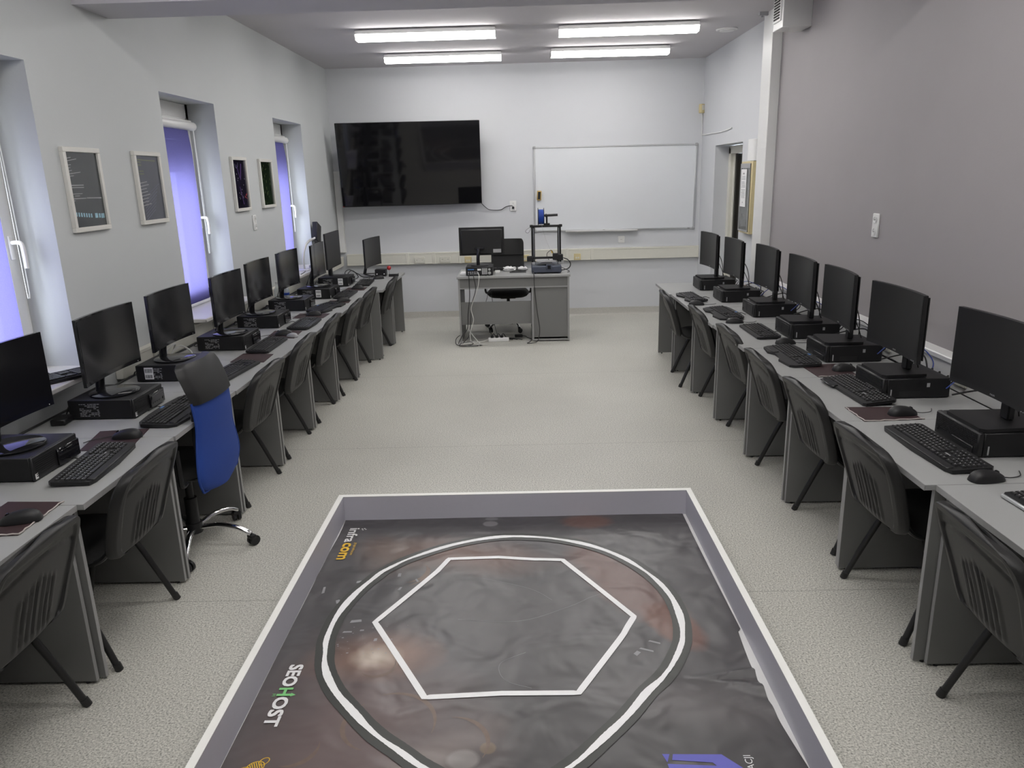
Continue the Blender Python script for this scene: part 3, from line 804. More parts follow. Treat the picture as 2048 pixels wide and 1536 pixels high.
# ------------------------------------------------------------------ keyboards
def make_keyboard(name, label, L=0.455, W=0.155, style='plain', legend=True, grp='keyboards on the desks'):
    """User side at +x; long axis along y, number pad at +y."""
    t = thing(name, label, 'keyboard', (0,0,0), 0, grp)
    lift = 0.016 if style == 'raised' else 0.008
    tilt = T(0, 0, 0.0) @ Matrix.Rotation(math.atan2(lift, W), 4, 'Y')
    b = MB(); b.x = Matrix.Translation((0, 0, lift/2+0.002)) @ tilt
    h = W/2; r = 0.012
    if style == 'gaming':
        P = [(-h, -L/2+0.03), (-h-0.012, -L*0.2), (-h-0.012, L*0.2), (-h, L/2-0.03), (-h+0.02, L/2), (h, L/2), (h+0.03, L/2-0.02), (h+0.045, L*0.18), (h+0.018, L*0.10), (h+0.018, -L*0.12), (h+0.045, -L*0.22), (h+0.03, -L/2+0.02), (h, -L/2), (-h+0.02, -L/2)]
        b.prism(P, 0, 0.014)
    elif style == 'split':
        P = [(-h, -L/2), (-h+0.012, 0), (-h, L/2), (h, L/2), (h+0.02, L*0.28), (h-0.02, 0), (h+0.02, -L*0.28), (h, -L/2)]
        b.prism(P, 0, 0.015)
    elif style == 'rest':
        P = [(-h, -L/2+r), (-h+r, -L/2), (h, -L/2), (h+0.012, -L/2+0.03), (h+0.022, 0), (h+0.012, L/2-0.03), (h, L/2), (-h+r, L/2), (-h, L/2-r)]
        b.prism(P, 0, 0.014)
    else:
        P = [(-h, -L/2+r), (-h+r, -L/2), (h-r, -L/2), (h, -L/2+r), (h, L/2-r), (h-r, L/2), (-h+r, L/2), (-h, L/2-r)]
        b.prism(P, 0, 0.014)
    b.build('body', 'black', t)
    k = MB(); k.x = b.x; lg = MB(); lg.x = b.x
    p = 0.019; x0 = -h+0.024; rnd = random.Random(11)
    ys = -L/2+0.012
    def key(x, y, w, d, leg=True):
        k.prism([(x, y), (x+d, y), (x+d, y+w), (x, y+w)], 0.0135, 0.0200) if style == 'low' else k.add(
            [(x, y, .0135), (x+d, y, .0135), (x+d, y+w, .0135), (x, y+w, .0135), (x+.0022, y+.0022, .0215), (x+d-.0018, y+.0022, .0215), (x+d-.0018, y+w-.0022, .0215), (x+.0022, y+w-.0022, .0215)],
            [(4,5,6,7), (0,1,5,4), (1,2,6,5), (2,3,7,6), (3,0,4,7)])
        if leg and legend: lg.add([(x+.004, y+.004, .0218), (x+.0078, y+.004, .0218), (x+.0078, y+.0074, .0218), (x+.004, y+.0074, .0218)], [(0,1,2,3)])
    kk = (L-0.024)/0.43
    def row(x, spec, d=0.0168):
        for (y, w) in spec: key(x, ys+y*kk, w*kk, d)
    row(x0-0.002, [(i*0.0203, 0.0172) for i in range(13)]+[(0.293+i*p, 0.0172) for i in range(3)]+[(0.357+i*p, 0.0172) for i in range(4)], 0.014)
    for r_ in range(4):
        off = (0, 0.028, 0.033, 0.043)[r_]
        sp = []
        if r_ > 0: sp.append((0, off-0.0018))
        nk = (13, 12, 11, 10)[r_]
        for i in range(nk): sp.append((off+i*p, 0.0172))
        e = off+nk*p; sp.append((e, max(0.0172, 0.285-e)))
        if r_ in (0, 1): sp += [(0.293+i*p, 0.0172) for i in range(3)]
        if r_ == 3: sp += [(0.293+p, 0.0172)]
        sp += [(0.357+i*p, 0.0172) for i in range(3)]+[(0.357+3*p, 0.0172)]
        row(x0+0.018+r_*p, sp)
    row(x0+0.018+4*p, [(0, 0.024), (0.026, 0.02), (0.048, 0.022), (0.072, 0.115), (0.189, 0.022), (0.213, 0.022), (0.237, 0.022), (0.261, 0.024)]+[(0.293+i*p, 0.0172) for i in range(3)]+[(0.357, 0.036), (0.357+2*p, 0.0172)])
    k.build('keycaps', 'keys', t)
    if legend: lg.build('key_legends', 'legend', t)
    if style in ('gaming', 'rest', 'raised'):
        q = MB(); q.x = b.x
        if style == 'rest': q.box(h-0.020, h+0.012, -L/2+0.02, L/2-0.02, 0.012, 0.019, 0.004)
        else: q.box(h-0.014, h+0.022, -L/2+0.03, -L*0.14, 0.012, 0.019, 0.004)
        q.build('palm_rest', 'gloss' if style == 'raised' else 'black', t)
    if style == 'raised':
        for s_ in (-1, 1): MB().box(-h+0.01, -h+0.02, s_*L*0.4-0.02, s_*L*0.4+0.02, 0, 0.016).build('flip_foot', 'black', t)
    if style == 'rest' or legend:
        q = MB(); q.x = b.x; q.box(h-0.075, h-0.07, L*0.16, L*0.23, 0.0140, 0.0146); q.build('maker_mark', 'greyst', t)
    if style == 'gaming':
        q = MB(); q.x = b.x; q.box(-h-0.006, -h+0.006, L*0.02, L*0.09, 0.014, 0.0146); q.build('blue_mark', 'bluest', t)
    MB().tube(curve([(-h+0.01, 0.05, 0.012), (-h-0.03, 0.055, 0.02), (-h-0.055, 0.08, 0.012), (-h-0.075, 0.03, 0.006)], 6), 0.0026, 6).build('cable', 'cable', t)
    return t
KB = [
 (-1.785, 2.905, 0.10, 'rest', True, 'keyboard nearest the camera in the left row, with white key legends'),
 (-1.765, 3.62, 0.0, 'gaming', False, 'wide keyboard with a palm rest and small blue mark, beside the blue mesh chair'),
 (-1.775, 4.44, -0.10, 'plain', False, 'keyboard in the left row half hidden by the headrest of the blue mesh chair'),
 (-1.795, 5.155, 0.0, 'plain', False, 'fourth keyboard from the camera in the left row, beside a pale mouse'),
 (-1.755, 5.945, 0.0, 'rest', False, 'fifth keyboard from the camera in the left row'),
 (-1.785, 6.72, -0.18, 'gaming', False, 'sixth keyboard in the left row, turned askew on the desk'),
 (-1.765, 7.48, 0.0, 'plain', False, 'seventh keyboard from the camera in the left row'),
 (-1.74, 8.33, 0.06, 'plain', False, 'last keyboard of the left row, before the tall flat monitor')]
for (x, y, r, s, lg, lb) in KB:
    o = make_keyboard('keyboard', lb, style=s, legend=lg, L=0.49 if s == 'gaming' else 0.455); o.location = (x, y, ZD); o.rotation_euler = (0, 0, r)
KR = [
 (1.52, 6.79, 0.07, 'split', False, 'small keyboard nearest the whiteboard in the right row'),
 (1.605, 5.965, 0.04, 'gaming', False, 'second keyboard from the whiteboard end of the right row, wide palm rest'),
 (1.655, 5.23, 0.0, 'plain', False, 'third keyboard from the whiteboard end of the right row'),
 (1.64, 4.49, 0.0, 'gaming', False, 'third keyboard from the camera in the right row, wide palm rest, above a maroon mat'),
 (1.69, 3.715, 0.03, 'raised', True, 'second keyboard from the camera in the right row, tilted up on its feet'),
 (1.648, 2.885, 0.02, 'rest', True, 'large keyboard with white legends nearest the perforated PC in the right row')]
for (x, y, r, s, lg, lb) in KR:
    o = make_keyboard('keyboard', lb, style=s, legend=lg, L=0.52 if s in ('rest', 'gaming') else 0.49 if s == 'raised' else 0.455, W=0.16); o.location = (x, y, ZD); o.rotation_euler = (0, 0, PI+r)
# silver-rimmed keyboard at the right edge
o = make_keyboard('keyboard', 'keyboard with a silver front rim cut off by the right edge', style='plain', legend=True); o.location = (1.72, 2.20, ZD); o.rotation_euler = (0, 0, PI+0.05)
MB().box(0.074, 0.086, -0.222, 0.222, 0.002, 0.016, 0.004).build('silver_rim', 'alu', o)
# spare keyboard on the window sill
o = make_keyboard('keyboard', 'spare black keyboard lying on the window sill at the left', style='low', legend=False, L=0.42, W=0.15)
o.location = (-2.39, 3.62, 0.915); o.rotation_euler = (0, 0, -0.55)

# ------------------------------------------------------------------ mice and mouse mats
def make_mouse(name, label, material='black', s=1.0, cable=None):
    """Nose (cable end) at -x, palm end at +x."""
    t = thing(name, label, 'mouse', (0,0,0), 0, 'computer mice on the desks')
    def top(u, v):
        a = 2*u-1; b = 2*v-1; p = 2.6
        k = (abs(a)**p+abs(b)**p)**(1/p); mx = max(abs(a), abs(b)); q = mx/k if k > 1e-6 else 1
        a *= q; b *= q
        r = max(0, 1-(abs(a)**p+abs(b)**p))**0.5
        w = 0.031*(1-0.10*(1-b*b)+0.06*b)
        return (0.056*b*s, a*w*s, (0.004+r*(0.030+0.006*b-0.004*b*b))*s)
    def bot(u, v):
        x, y, z = top(u, v); return (x, y, 0.001)
    MB().solid(top, bot, 20, 20).build('body', material, t)
    MB().cyl((-0.030*s, -0.0035*s, 0.0235*s), (-0.030*s, 0.0035*s, 0.0235*s), 0.0075*s, n=14).build('scroll_wheel', 'gloss', t)
    MB().tube(curve(cable or [(-0.055, 0, 0.010), (-0.09, 0.006, 0.006), (-0.14, -0.01, 0.004), (-0.17, -0.05, 0.004)], 6), 0.0020, 6).build('cable', 'cable', t)
    return t
MS = [
 (-1.75, 2.375, 0.35, 'mouse nearest the camera in the left row, on the near maroon mat', 'black'),
 (-1.82, 3.245, 0.15, 'mouse on the maroon mat beside the nearest whole keyboard at left', 'black'),
 (-1.80, 5.545, 0.2, 'dark mouse on a mat in the left row, with a pale mouse next to it', 'black'),
 (-1.79, 6.365, 0.1, 'dark mouse on the fifth maroon mat of the left row', 'black'),
 (-1.70, 7.09, 0.5, 'dark mouse beside the skewed keyboard in the left row', 'black'),
 (-1.735, 7.915, 0.1, 'dark mouse just before the last keyboard of the left row', 'black'),
 (-1.66, 8.72, 0.3, 'dark mouse on the last desk of the left row, by the black box', 'black')]
mm = make_mouse('computer_mouse', MS[0][3], s=1.18)
for i, (x, y, r, lb, mt) in enumerate(MS):
    o = mm if i == 0 else dup(mm, label=lb)
    o.location = (x, y, ZD+0.003 if i != 6 else ZD); o.rotation_euler = (0, 0, r)
pm = make_mouse('computer_mouse', 'pale grey mouse at the edge of a mat in the left row', 'greyst', 0.85)
pm.location = (-1.712, 5.47, ZD+0.003); pm.rotation_euler = (0, 0, -0.4)
MR = [(1.485, 6.435, 'mouse by the keyboard nearest the whiteboard in the right row'),
 (1.585, 5.605, 'mouse by the second keyboard from the whiteboard in the right row'),
 (1.715, 4.865, 'mouse on bare desk between the third and fourth right keyboards from the whiteboard'),
 (1.80, 4.145, 'mouse on the whole maroon mat in the right row'),
 (1.735, 3.335, 'mouse on the frayed maroon mat in the right row'),
 (1.665, 2.565, 'mouse nearest the camera in the right row, on bare desk')]
for i, (x, y, lb) in enumerate(MR):
    o = dup(mm, label=lb); o.location = (x, y, ZD+(0.003 if i in (3, 4) else 0)); o.rotation_euler = (0, 0, PI-0.12+0.05*i)

def make_mat(name, label, poly, frayed=None):
    t = thing(name, label, 'mouse mat', (0,0,ZD), 0, 'maroon mouse mats')
    cx = sum(p[0] for p in poly)/len(poly); cy = sum(p[1] for p in poly)/len(poly)
    t.location = (cx, cy, ZD)
    MB().prism([(p[0]-cx, p[1]-cy) for p in poly], 0.0, 0.0028).build('mat_sheet', 'padm', t)
    if frayed:
        pts = [Vector((p[0]-cx, p[1]-cy, 0.003)) for p in frayed]; out = []; rnd = random.Random(2)
        for a, b in zip(pts, pts[1:]):
            for j in range(12):
                out.append(a.lerp(b, j/12)+Vector((rnd.uniform(-.003, .003), rnd.uniform(-.003, .003), rnd.uniform(0, .003))))
        MB().tube(out, 0.0028, 6).build('frayed_edge', 'paded', t)
    return t
make_mat('mouse_mat', 'maroon mouse mat at the very left edge, nearest the camera', [(-1.91, 2.545), (-1.70, 2.535), (-1.695, 2.27), (-1.90, 2.26)], [(-1.70, 2.535), (-1.695, 2.27), (-1.80, 2.262)])
make_mat('mouse_mat', 'maroon mouse mat between the two nearest whole keyboards at left', [(-2.0, 3.345), (-1.78, 3.372), (-1.735, 3.10), (-1.95, 3.08)])
make_mat('mouse_mat', 'maroon mouse mat just beyond the blue mesh chair', [(-1.89, 4.94), (-1.675, 4.905), (-1.665, 4.68), (-1.89, 4.70)])
make_mat('mouse_mat', 'maroon mouse mat under the pale grey mouse', [(-1.92, 5.72), (-1.70, 5.69), (-1.685, 5.42), (-1.90, 5.43)])
make_mat('mouse_mat', 'maroon mouse mat in the left row, just before the skewed keyboard', [(-1.94, 6.48), (-1.67, 6.44), (-1.675, 6.23), (-1.94, 6.25)])
make_mat('mouse_mat', 'maroon mouse mat just beyond the skewed keyboard at left', [(-1.85, 7.18), (-1.645, 7.19), (-1.63, 7.0), (-1.80, 6.97)])
make_mat('mouse_mat', 'maroon mouse mat before the last keyboard of the left row', [(-1.86, 8.03), (-1.655, 8.04), (-1.65, 7.82), (-1.86, 7.80)])
make_mat('mouse_mat', 'whole maroon mouse mat in the right row, beside the keyboard tilted on its feet', [(1.605, 4.295), (1.84, 4.30), (1.83, 4.03), (1.61, 4.02)], [(1.61, 4.02), (1.83, 4.03)])
make_mat('mouse_mat', 'maroon mouse mat with a frayed white edge in the right row', [(1.525, 3.465), (1.80, 3.45), (1.79, 3.265), (1.525, 3.25)], [(1.80, 3.265), (1.525, 3.25), (1.525, 3.465)])

# ------------------------------------------------------------------ robot arena in the foreground
AX0, AX1, AY0, AY1, AH, AT = -1.05, 0.905, 0.55, 3.895, 0.155, 0.028
ar = thing('robot_arena', 'low white-rimmed grey robot arena on the floor in the foreground', 'arena', (0, 0, 0))
def wall_part(x0, x1, y0, y1):
    m = MB(); m.mat = 1; m.box(x0, x1, y0, y1, 0, AH-0.001); m.mat = 0; m.box(x0-0.0005, x1+0.0005, y0-0.0005, y1+0.0005, AH-0.001, AH+0.001)
    m.build('border_board', ['rim', 'rimside'], ar)
wall_part(AX0, AX1, AY1-AT, AY1); wall_part(AX0, AX1, AY0, AY0+AT)
wall_part(AX0, AX0+AT, AY0+AT, AY1-AT); wall_part(AX1-AT, AX1, AY0+AT, AY1-AT)
MB().box(AX0+AT, AX1-AT, AY0+AT, AY1-AT, 0.0, 0.012).build('base_board', 'whitepl', ar)

def banner_material():
    m, nt, p = nodes_of('printed_banner')
    L = nt.links.new
    tc = nt.nodes.new('ShaderNodeTexCoord')
    def math_(op, a, b=None, c=None):
        n = nt.nodes.new('ShaderNodeMath'); n.operation = op
        for i, q in enumerate((a, b, c)):
            if q is None: continue
            if isinstance(q, (int, float)): n.inputs[i].default_value = q
            else: L(q, n.inputs[i])
        return n.outputs[0]
    sx = nt.nodes.new('ShaderNodeSeparateXYZ'); L(tc.outputs['Object'], sx.inputs[0])
    nz = nt.nodes.new('ShaderNodeTexNoise'); nz.inputs['Scale'].default_value = 2.6; nz.inputs['Detail'].default_value = 6; nz.inputs['Roughness'].default_value = 0.6
    L(tc.outputs['Object'], nz.inputs['Vector'])
    cur = None
    base = nt.nodes.new('ShaderNodeMix'); base.data_type = 'RGBA'
    base.inputs[6].default_value = (0.046, 0.043, 0.045, 1); base.inputs[7].default_value = (0.088, 0.083, 0.086, 1)
    L(nz.outputs['Fac'], base.inputs[0]); cur = base.outputs[2]
    def blob(x, y, rx, ry, rot, col, amt, soft=0.8):
        nonlocal cur
        c, s = math.cos(rot), math.sin(rot)
        dx = math_('SUBTRACT', sx.outputs['X'], x); dy = math_('SUBTRACT', sx.outputs['Y'], y)
        u = math_('ADD', math_('MULTIPLY', dx, c/rx), math_('MULTIPLY', dy, s/rx))
        v = math_('ADD', math_('MULTIPLY', dx, -s/ry), math_('MULTIPLY', dy, c/ry))
        d = math_('SQRT', math_('ADD', math_('MULTIPLY', u, u), math_('MULTIPLY', v, v)))
        d = math_('ADD', d, math_('MULTIPLY', math_('SUBTRACT', nz.outputs['Fac'], 0.5), 0.9 if soft > 0.3 else 0.15))
        r = nt.nodes.new('ShaderNodeMapRange'); r.inputs['From Min'].default_value = 1.0; r.inputs['From Max'].default_value = 1.0-soft
        r.inputs['To Max'].default_value = amt; L(d, r.inputs['Value'])
        x_ = nt.nodes.new('ShaderNodeMix'); x_.data_type = 'RGBA'; L(r.outputs[0], x_.inputs[0]); L(cur, x_.inputs[6]); x_.inputs[7].default_value = (*col, 1); cur = x_.outputs[2]
    blob(-0.60, 2.15, 0.55, 0.75, 0.3, (0.150, 0.110, 0.105), 0.9)
    blob(-0.35, 3.45, 0.55, 0.22, -0.2, (0.150, 0.085, 0.065), 0.85)
    blob(-0.70, 3.45, 0.22, 0.28, 0.5, (0.130, 0.085, 0.065), 0.7)
    blob(0.42, 3.15, 0.16, 0.52, 0.45, (0.150, 0.080, 0.065), 0.8, 0.45)
    blob(0.60, 2.78, 0.10, 0.20, 0.5, (0.160, 0.075, 0.055), 0.8, 0.35)
    blob(0.32, 3.78, 0.16, 0.09, 0.0, (0.140, 0.075, 0.060), 0.8, 0.35)
    blob(-0.62, 2.60, 0.34, 0.17, 0.1, (0.24, 0.14, 0.10), 0.85)
    blob(-0.625, 2.60, 0.12, 0.09, 0.0, (0.55, 0.48, 0.40), 0.9, 0.95)
    blob(-0.35, 2.05, 0.35, 0.10, 0.6, (0.20, 0.165, 0.15), 0.7)
    blob(0.55, 2.30, 0.40, 0.16, -0.3, (0.120, 0.110, 0.110), 0.7)
    blob(-0.23, 2.05, 0.06, 0.05, 0.0, (0.24, 0.22, 0.21), 0.75, 0.25)
    blob(-0.15, 2.10, 0.03, 0.03, 0.0, (0.22, 0.16, 0.10), 0.6, 0.25)
    blob(-0.205, 3.78, 0.045, 0.035, 0.0, (0.24, 0.23, 0.24), 0.7, 0.2)
    blob(-0.20, 3.84, 0.04, 0.02, 0.0, (0.22, 0.22, 0.23), 0.6, 0.2)
    L(cur, p.inputs['Base Color'])
    p.inputs['Roughness'].default_value = 0.34
    p.inputs['Specular IOR Level'].default_value = 0.55
    n2 = nt.nodes.new('ShaderNodeTexNoise'); n2.inputs['Scale'].default_value = 5; n2.inputs['Detail'].default_value = 2; n2.inputs['Distortion'].default_value = 0.35
    L(tc.outputs['Object'], n2.inputs['Vector'])
    b = nt.nodes.new('ShaderNodeBump'); b.inputs['Strength'].default_value = 0.4; b.inputs['Distance'].default_value = 0.04
    L(n2.outputs['Fac'], b.inputs['Height']); L(b.outputs['Normal'], p.inputs['Normal'])
    return m
M['banner'] = banner_material()
bn = thing('banner_mat', 'dark printed banner with a white-taped track lying inside the arena', 'banner', (0, 0, 0))
BX0, BX1, BYE = AX0+AT+0.004, AX1-AT-0.006, AY1-AT-0.006
def mat_z(x, y):
    z = 0.0175+0.0015*math.sin(5*x+3*y)*math.sin(4*y-2*x)
    # the long pleats by the right board, fanning out from the tape
    dx, dy = x-0.57, y-2.44
    if dx > 0:
        for (sl, a, wd) in ((0.10, 0.020, 0.018), (-0.28, 0.026, 0.03), (-0.62, 0.012, 0.03)):
            w = wd*(0.35+dx*3)
            z += a*min(1, dx/0.22)*math.exp(-((dy-sl*dx)/w)**2)
    elif dx > -0.25:
        z += 0.006*math.exp(-((dy+0.45*dx)/0.035)**2)*min(1, -dx/0.05)*max(0, 1+dx/0.25)
    z += 0.002*math.exp(-((y-3.72)/0.015)**2)                      # fold along the far edge
    z += 0.004*math.exp(-((y-3.30-0.05*x)/0.035)**2)*max(0, min(1, (-x-0.35)/0.3))
    z += 0.006*math.exp(-((x-0.33+0.55*(y-2.9))/0.05)**2)*max(0, 1-abs(y-2.95)/0.5)
    return z
def mat_xy(u, v):
    y = AY0+AT+0.005+(BYE-AY0-AT-0.005)*v
    xl = BX0+0.006*max(0, math.sin(y*9))*max(0, (y-3.2)*2)
    xr = BX1-0.012*max(0, min(1, (y-2.6)/1.0))
    if y < 2.75: xr -= 0.03*max(0, math.sin((y-2.0)*3.6))
    return xl+(xr-xl)*u, y
def mtop(u, v):
    x, y = mat_xy(u, v); return (x, y, mat_z(x, y))
def mbot(u, v):
    x, y = mat_xy(u, v); return (x, y, mat_z(x, y)-0.0015)
MB().solid(mtop, mbot, 120, 190).build('banner_sheet', 'banner', bn)
def ribbon(pts, w, name, material, dz, closed=True, ragged=0.0, parent=bn):
    k = len(pts); vs = []; fs = []; rnd = random.Random(4)
    for i in range(k):
        a = Vector(pts[i-1] if (closed or i > 0) else pts[0]); b = Vector(pts[(i+1) % k] if (closed or i < k-1) else pts[-1])
        t = (b-a).normalized(); n = Vector((-t.y, t.x))
        ww = (w[i] if isinstance(w, list) else w)/2
        for s_ in (-1, 1):
            q = Vector(pts[i])+n*s_*(ww+(rnd.uniform(-ragged, ragged) if ragged else 0)); vs.append((q.x, q.y, mat_z(q.x, q.y)+dz))
    for i in range(k if closed else k-1):
        j = (i+1) % k; fs.append((2*i, 2*i+1, 2*j+1, 2*j))
    m = MB(); m.add(vs, fs); return m.build(name, material, parent)
RING = [(-0.086, 3.622), (-0.23, 3.60), (-0.398, 3.532), (-0.56, 3.425), (-0.655, 3.338), (-0.735, 3.222), (-0.80, 3.075), (-0.84, 2.91), (-0.845, 2.745), (-0.83, 2.648), (-0.80, 2.53), (-0.735, 2.405), (-0.645, 2.29), (-0.545, 2.175), (-0.44, 2.085), (-0.353, 2.013), (-0.22, 1.93), (-0.105, 1.895), (0.01, 1.93), (0.134, 2.022), (0.24, 2.135), (0.335, 2.245), (0.425, 2.37), (0.515, 2.475), (0.60, 2.64), (0.63, 2.755), (0.64, 2.875), (0.63, 3.01), (0.595, 3.14), (0.54, 3.255), (0.462, 3.37), (0.36, 3.47), (0.24, 3.545), (0.09, 3.60)]
rp = [(p.x, p.y) for p in curve([(x, y, 0) for x, y in RING], 14, True)]
nn = len(rp)
ribbon(rp, 0.078, 'black_track_tape', 'tapeb', 0.0022, ragged=0.0006)
ribbon([(x, y) for x, y in rp], [0.024+0.005*math.sin(i*0.09)+0.004*math.sin(i*0.23) for i in range(nn)], 'white_track_line', 'tapew', 0.0034, ragged=0.0007)
HEX = [(-0.665, 2.847), (-0.44, 3.27), (-0.396, 3.389), (-0.149, 3.40), (0.03, 3.372), (0.166, 3.362), (0.444, 2.853), (0.385, 2.73), (0.172, 2.368), (-0.11, 2.372), (-0.393, 2.355)]
hp = []
for i in range(len(HEX)):
    a, b = Vector(HEX[i]), Vector(HEX[(i+1) % len(HEX)])
    for j in range(14): hp.append(tuple(a.lerp(b, j/14)))
ribbon(hp, 0.026, 'white_hexagon_tape', 'tapew', 0.0022)
# printed lettering and shapes on the banner
def zz(x, y): return mat_z(x, y)+0.0011
def letter(body, x, y, size, rot, material, name):
    m = MB(); m.text(body, size, T(x, y, 0, rot)); m.v = [(a, b, mat_z(a, b)+0.0030) for a, b, c in m.v]
    return m.build(name, material, bn)
def bold(body, x, y, size, rot, material, name, fat=0.0016, sx=1.0):
    m = MB()
    for q in (-1, 0, 1):
        for w in (-1, 0, 1): m.text(body, size, T(x+q*fat, y+w*fat, 0, rot) @ Matrix.Diagonal((sx, 1, 1, 1)))
    m.v = [(a, b, mat_z(a, b)+0.0010+0.00002*(i % 7)) for i, (a, b, c) in enumerate(m.v)]
    return m.build(name, material, bn)
def fit(body, xa, xb, ya, yb, material, name, fat=0.0016):
    """Lettering read towards the camera, cap height from xa to xb, from ya down to yb."""
    k = MB(); k.text(body, 1.0, Matrix.Identity(4))
    us = [p[0] for p in k.v]; vs = [p[1] for p in k.v]
    u0, u1, v0, v1 = min(us), max(us), min(vs), max(vs)
    m = MB()
    for q in (-1, 0, 1):
        for w in (-1, 0, 1):
            m.v_ = len(m.v)
            m.add([(xa+fat+(p[1]-v0)/(v1-v0)*(xb-xa-2*fat)+q*fat, ya-fat+(p[0]-u0)/(u1-u0)*(yb-ya+2*fat)+w*fat, 0) for p in k.v], k.f)
    m.v = [(a, b, mat_z(a, b)+0.0030+0.00002*(i % 7)) for i, (a, b, c) in enumerate(m.v)]
    return m.build(name, material, bn)
fit('SEO', -0.945, -0.890, 2.560, 2.430, 'white', 'lettering', 0.0024)
fit('H', -0.945, -0.892, 2.422, 2.376, 'green', 'green_lettering', 0.0024)
fit('OST', -0.945, -0.890, 2.370, 2.214, 'white', 'lettering', 0.0024)
m = MB(); m.prism([(-0.893, 2.374), (-0.893, 2.395), (-0.874, 2.383)], 0, 0.0001)
for q in range(3): m.box(-0.962+0.003*(q % 2), -0.950, 2.377+q*0.006, 2.3795+q*0.006, 0, 0.0001)
m.v = [(a, b, mat_z(a, b)+0.001+c) for a, b, c in m.v]; m.build('green_arrow', 'green', bn)
fit('infra', -0.968, -0.912, 3.752, 3.590, 'whitepl', 'lettering', 0.0014)
fit('com', -0.966, -0.922, 3.580, 3.405, 'yellow', 'yellow_lettering', 0.0022)
letter('grupa infracom', -0.900, 3.515, 0.022, -PI/2, 'yellow', 'yellow_lettering')
m = MB()
for q, (a, b) in enumerate(((0, 0), (0.012, 0.004), (0.02, -0.006), (0.006, -0.014))): m.box(-0.905+a, -0.897+a, 3.742+b, 3.750+b, 0, 0.0001)
m.v = [(a, b, mat_z(a, b)+0.001+c) for a, b, c in m.v]; m.build('dot_print', 'whitepl', bn)
m = MB(); m.text('INNOWACJI', 0.034, T(0.693, 1.958, 0, PI/2)); m.v = [(a, b, mat_z(a, b)+0.001) for a, b, c in m.v]; m.build('lettering', 'white', bn)
m = MB()
for poly in ([(0.42, 2.059), (0.444, 2.058), (0.431, 2.022)], [(0.455, 2.058), (0.612, 2.055), (0.675, 1.985), (0.60, 1.985), (0.575, 2.02), (0.448, 2.032)], [(0.430, 2.016), (0.60, 2.005), (0.60, 1.99), (0.51, 1.985), (0.50, 1.90), (0.44, 1.90)], [(0.60, 1.985), (0.675, 1.985), (0.60, 1.90), (0.54, 1.90)]):
    m.prism(poly, 0, 0.0001)
m.v = [(a, b, mat_z(a, b)+0.001+c) for a, b, c in m.v]; m.build('violet_emblem', 'purple', bn)
# striped oval emblem with two loops
m = MB()
cx, cy = -0.905, 2.028
def loop(cx, cy, rx, ry, rot, w=0.0028):
    pts = []
    for i in range(40):
        a = 2*PI*i/40; x, y = rx*math.cos(a), ry*math.sin(a)
        pts.append((cx+x*math.cos(rot)-y*math.sin(rot), cy+x*math.sin(rot)+y*math.cos(rot)))
    vs = []
    for i in range(40):
        a, b = Vector(pts[i-1]), Vector(pts[(i+1) % 40]); t = (b-a).normalized(); n = Vector((-t.y, t.x))
        for s_ in (-1, 1): q = Vector(pts[i])+n*s_*w/2; vs.append((q.x, q.y, 0))
    m.add(vs, [(2*i, 2*i+1, 2*((i+1) % 40)+1, 2*((i+1) % 40)) for i in range(40)])
loop(cx, cy, 0.030, 0.024, 0.6); loop(cx+0.022, cy+0.026, 0.018, 0.013, 0.9); loop(cx-0.034, cy-0.012, 0.018, 0.012, 0.4); loop(cx+0.016, cy-0.026, 0.011, 0.008, 0.2)
for q in range(-3, 4):
    h = math.sqrt(max(0, 1-(q/3.8)**2))
    p0 = Vector((cx+q*0.0075*0.8, cy+q*0.0062*0.5)); d = Vector((-0.45, 0.89))*0.022*h; n = Vector((0.89, 0.45))*0.0015
    m.add([(*(p0+d+n), 0), (*(p0+d-n), 0), (*(p0-d-n), 0), (*(p0-d+n), 0)], [(0, 1, 2, 3)])
m.v = [(a, b, mat_z(a, b)+0.001) for a, b, c in m.v]; m.build('oval_emblem', 'yellow', bn)
# pale shards and arcs in the printed picture
m = MB(); rnd = random.Random(9)
for (x, y, w, h, r) in ((-0.80, 3.19, 0.035, 0.018, 0.2), (-0.865, 3.02, 0.02, 0.03, 0.4), (-0.75, 2.86, 0.05, 0.02, 0.1), (-0.77, 2.78, 0.04, 0.012, 0), (-0.71, 2.79, 0.018, 0.012, 0), (-0.60, 3.12, 0.012, 0.03, -0.3), (-0.62, 3.24, 0.016, 0.03, 0), (-0.53, 3.19, 0.01, 0.03, 0.5), (-0.955, 3.12, 0.012, 0.06, 0.1), (-0.64, 2.72, 0.014, 0.02, 0), (0.575, 2.57, 0.06, 0.01, -0.35), (0.50, 2.67, 0.05, 0.012, -0.4), (0.46, 2.62, 0.06, 0.01, -0.45), (0.42, 2.60, 0.03, 0.02, 0.8)):
    c, s = math.cos(r), math.sin(r)
    m.add([(x+a*c-b*s, y+a*s+b*c, 0) for a, b in ((-w/2, -h/2), (w/2, -h/2*0.8), (w/2*0.9, h/2), (-w/2*0.8, h/2*0.9))], [(0, 1, 2, 3)])
for _ in range(40):
    x, y = rnd.uniform(-0.82, -0.52), rnd.uniform(2.62, 2.82); w = rnd.uniform(0.002, 0.009)
    m.add([(x, y, 0), (x+w, y, 0), (x+w, y+w*0.7, 0), (x, y+w*0.6, 0)], [(0, 1, 2, 3)])
m.v = [(a, b, mat_z(a, b)+0.0006) for a, b, c in m.v]; m.build('pale_print', 'grime', bn)
M['arc'] = mat('tan_print', (0.17, 0.12, 0.095), 0.4, var=0.2)
m = MB()
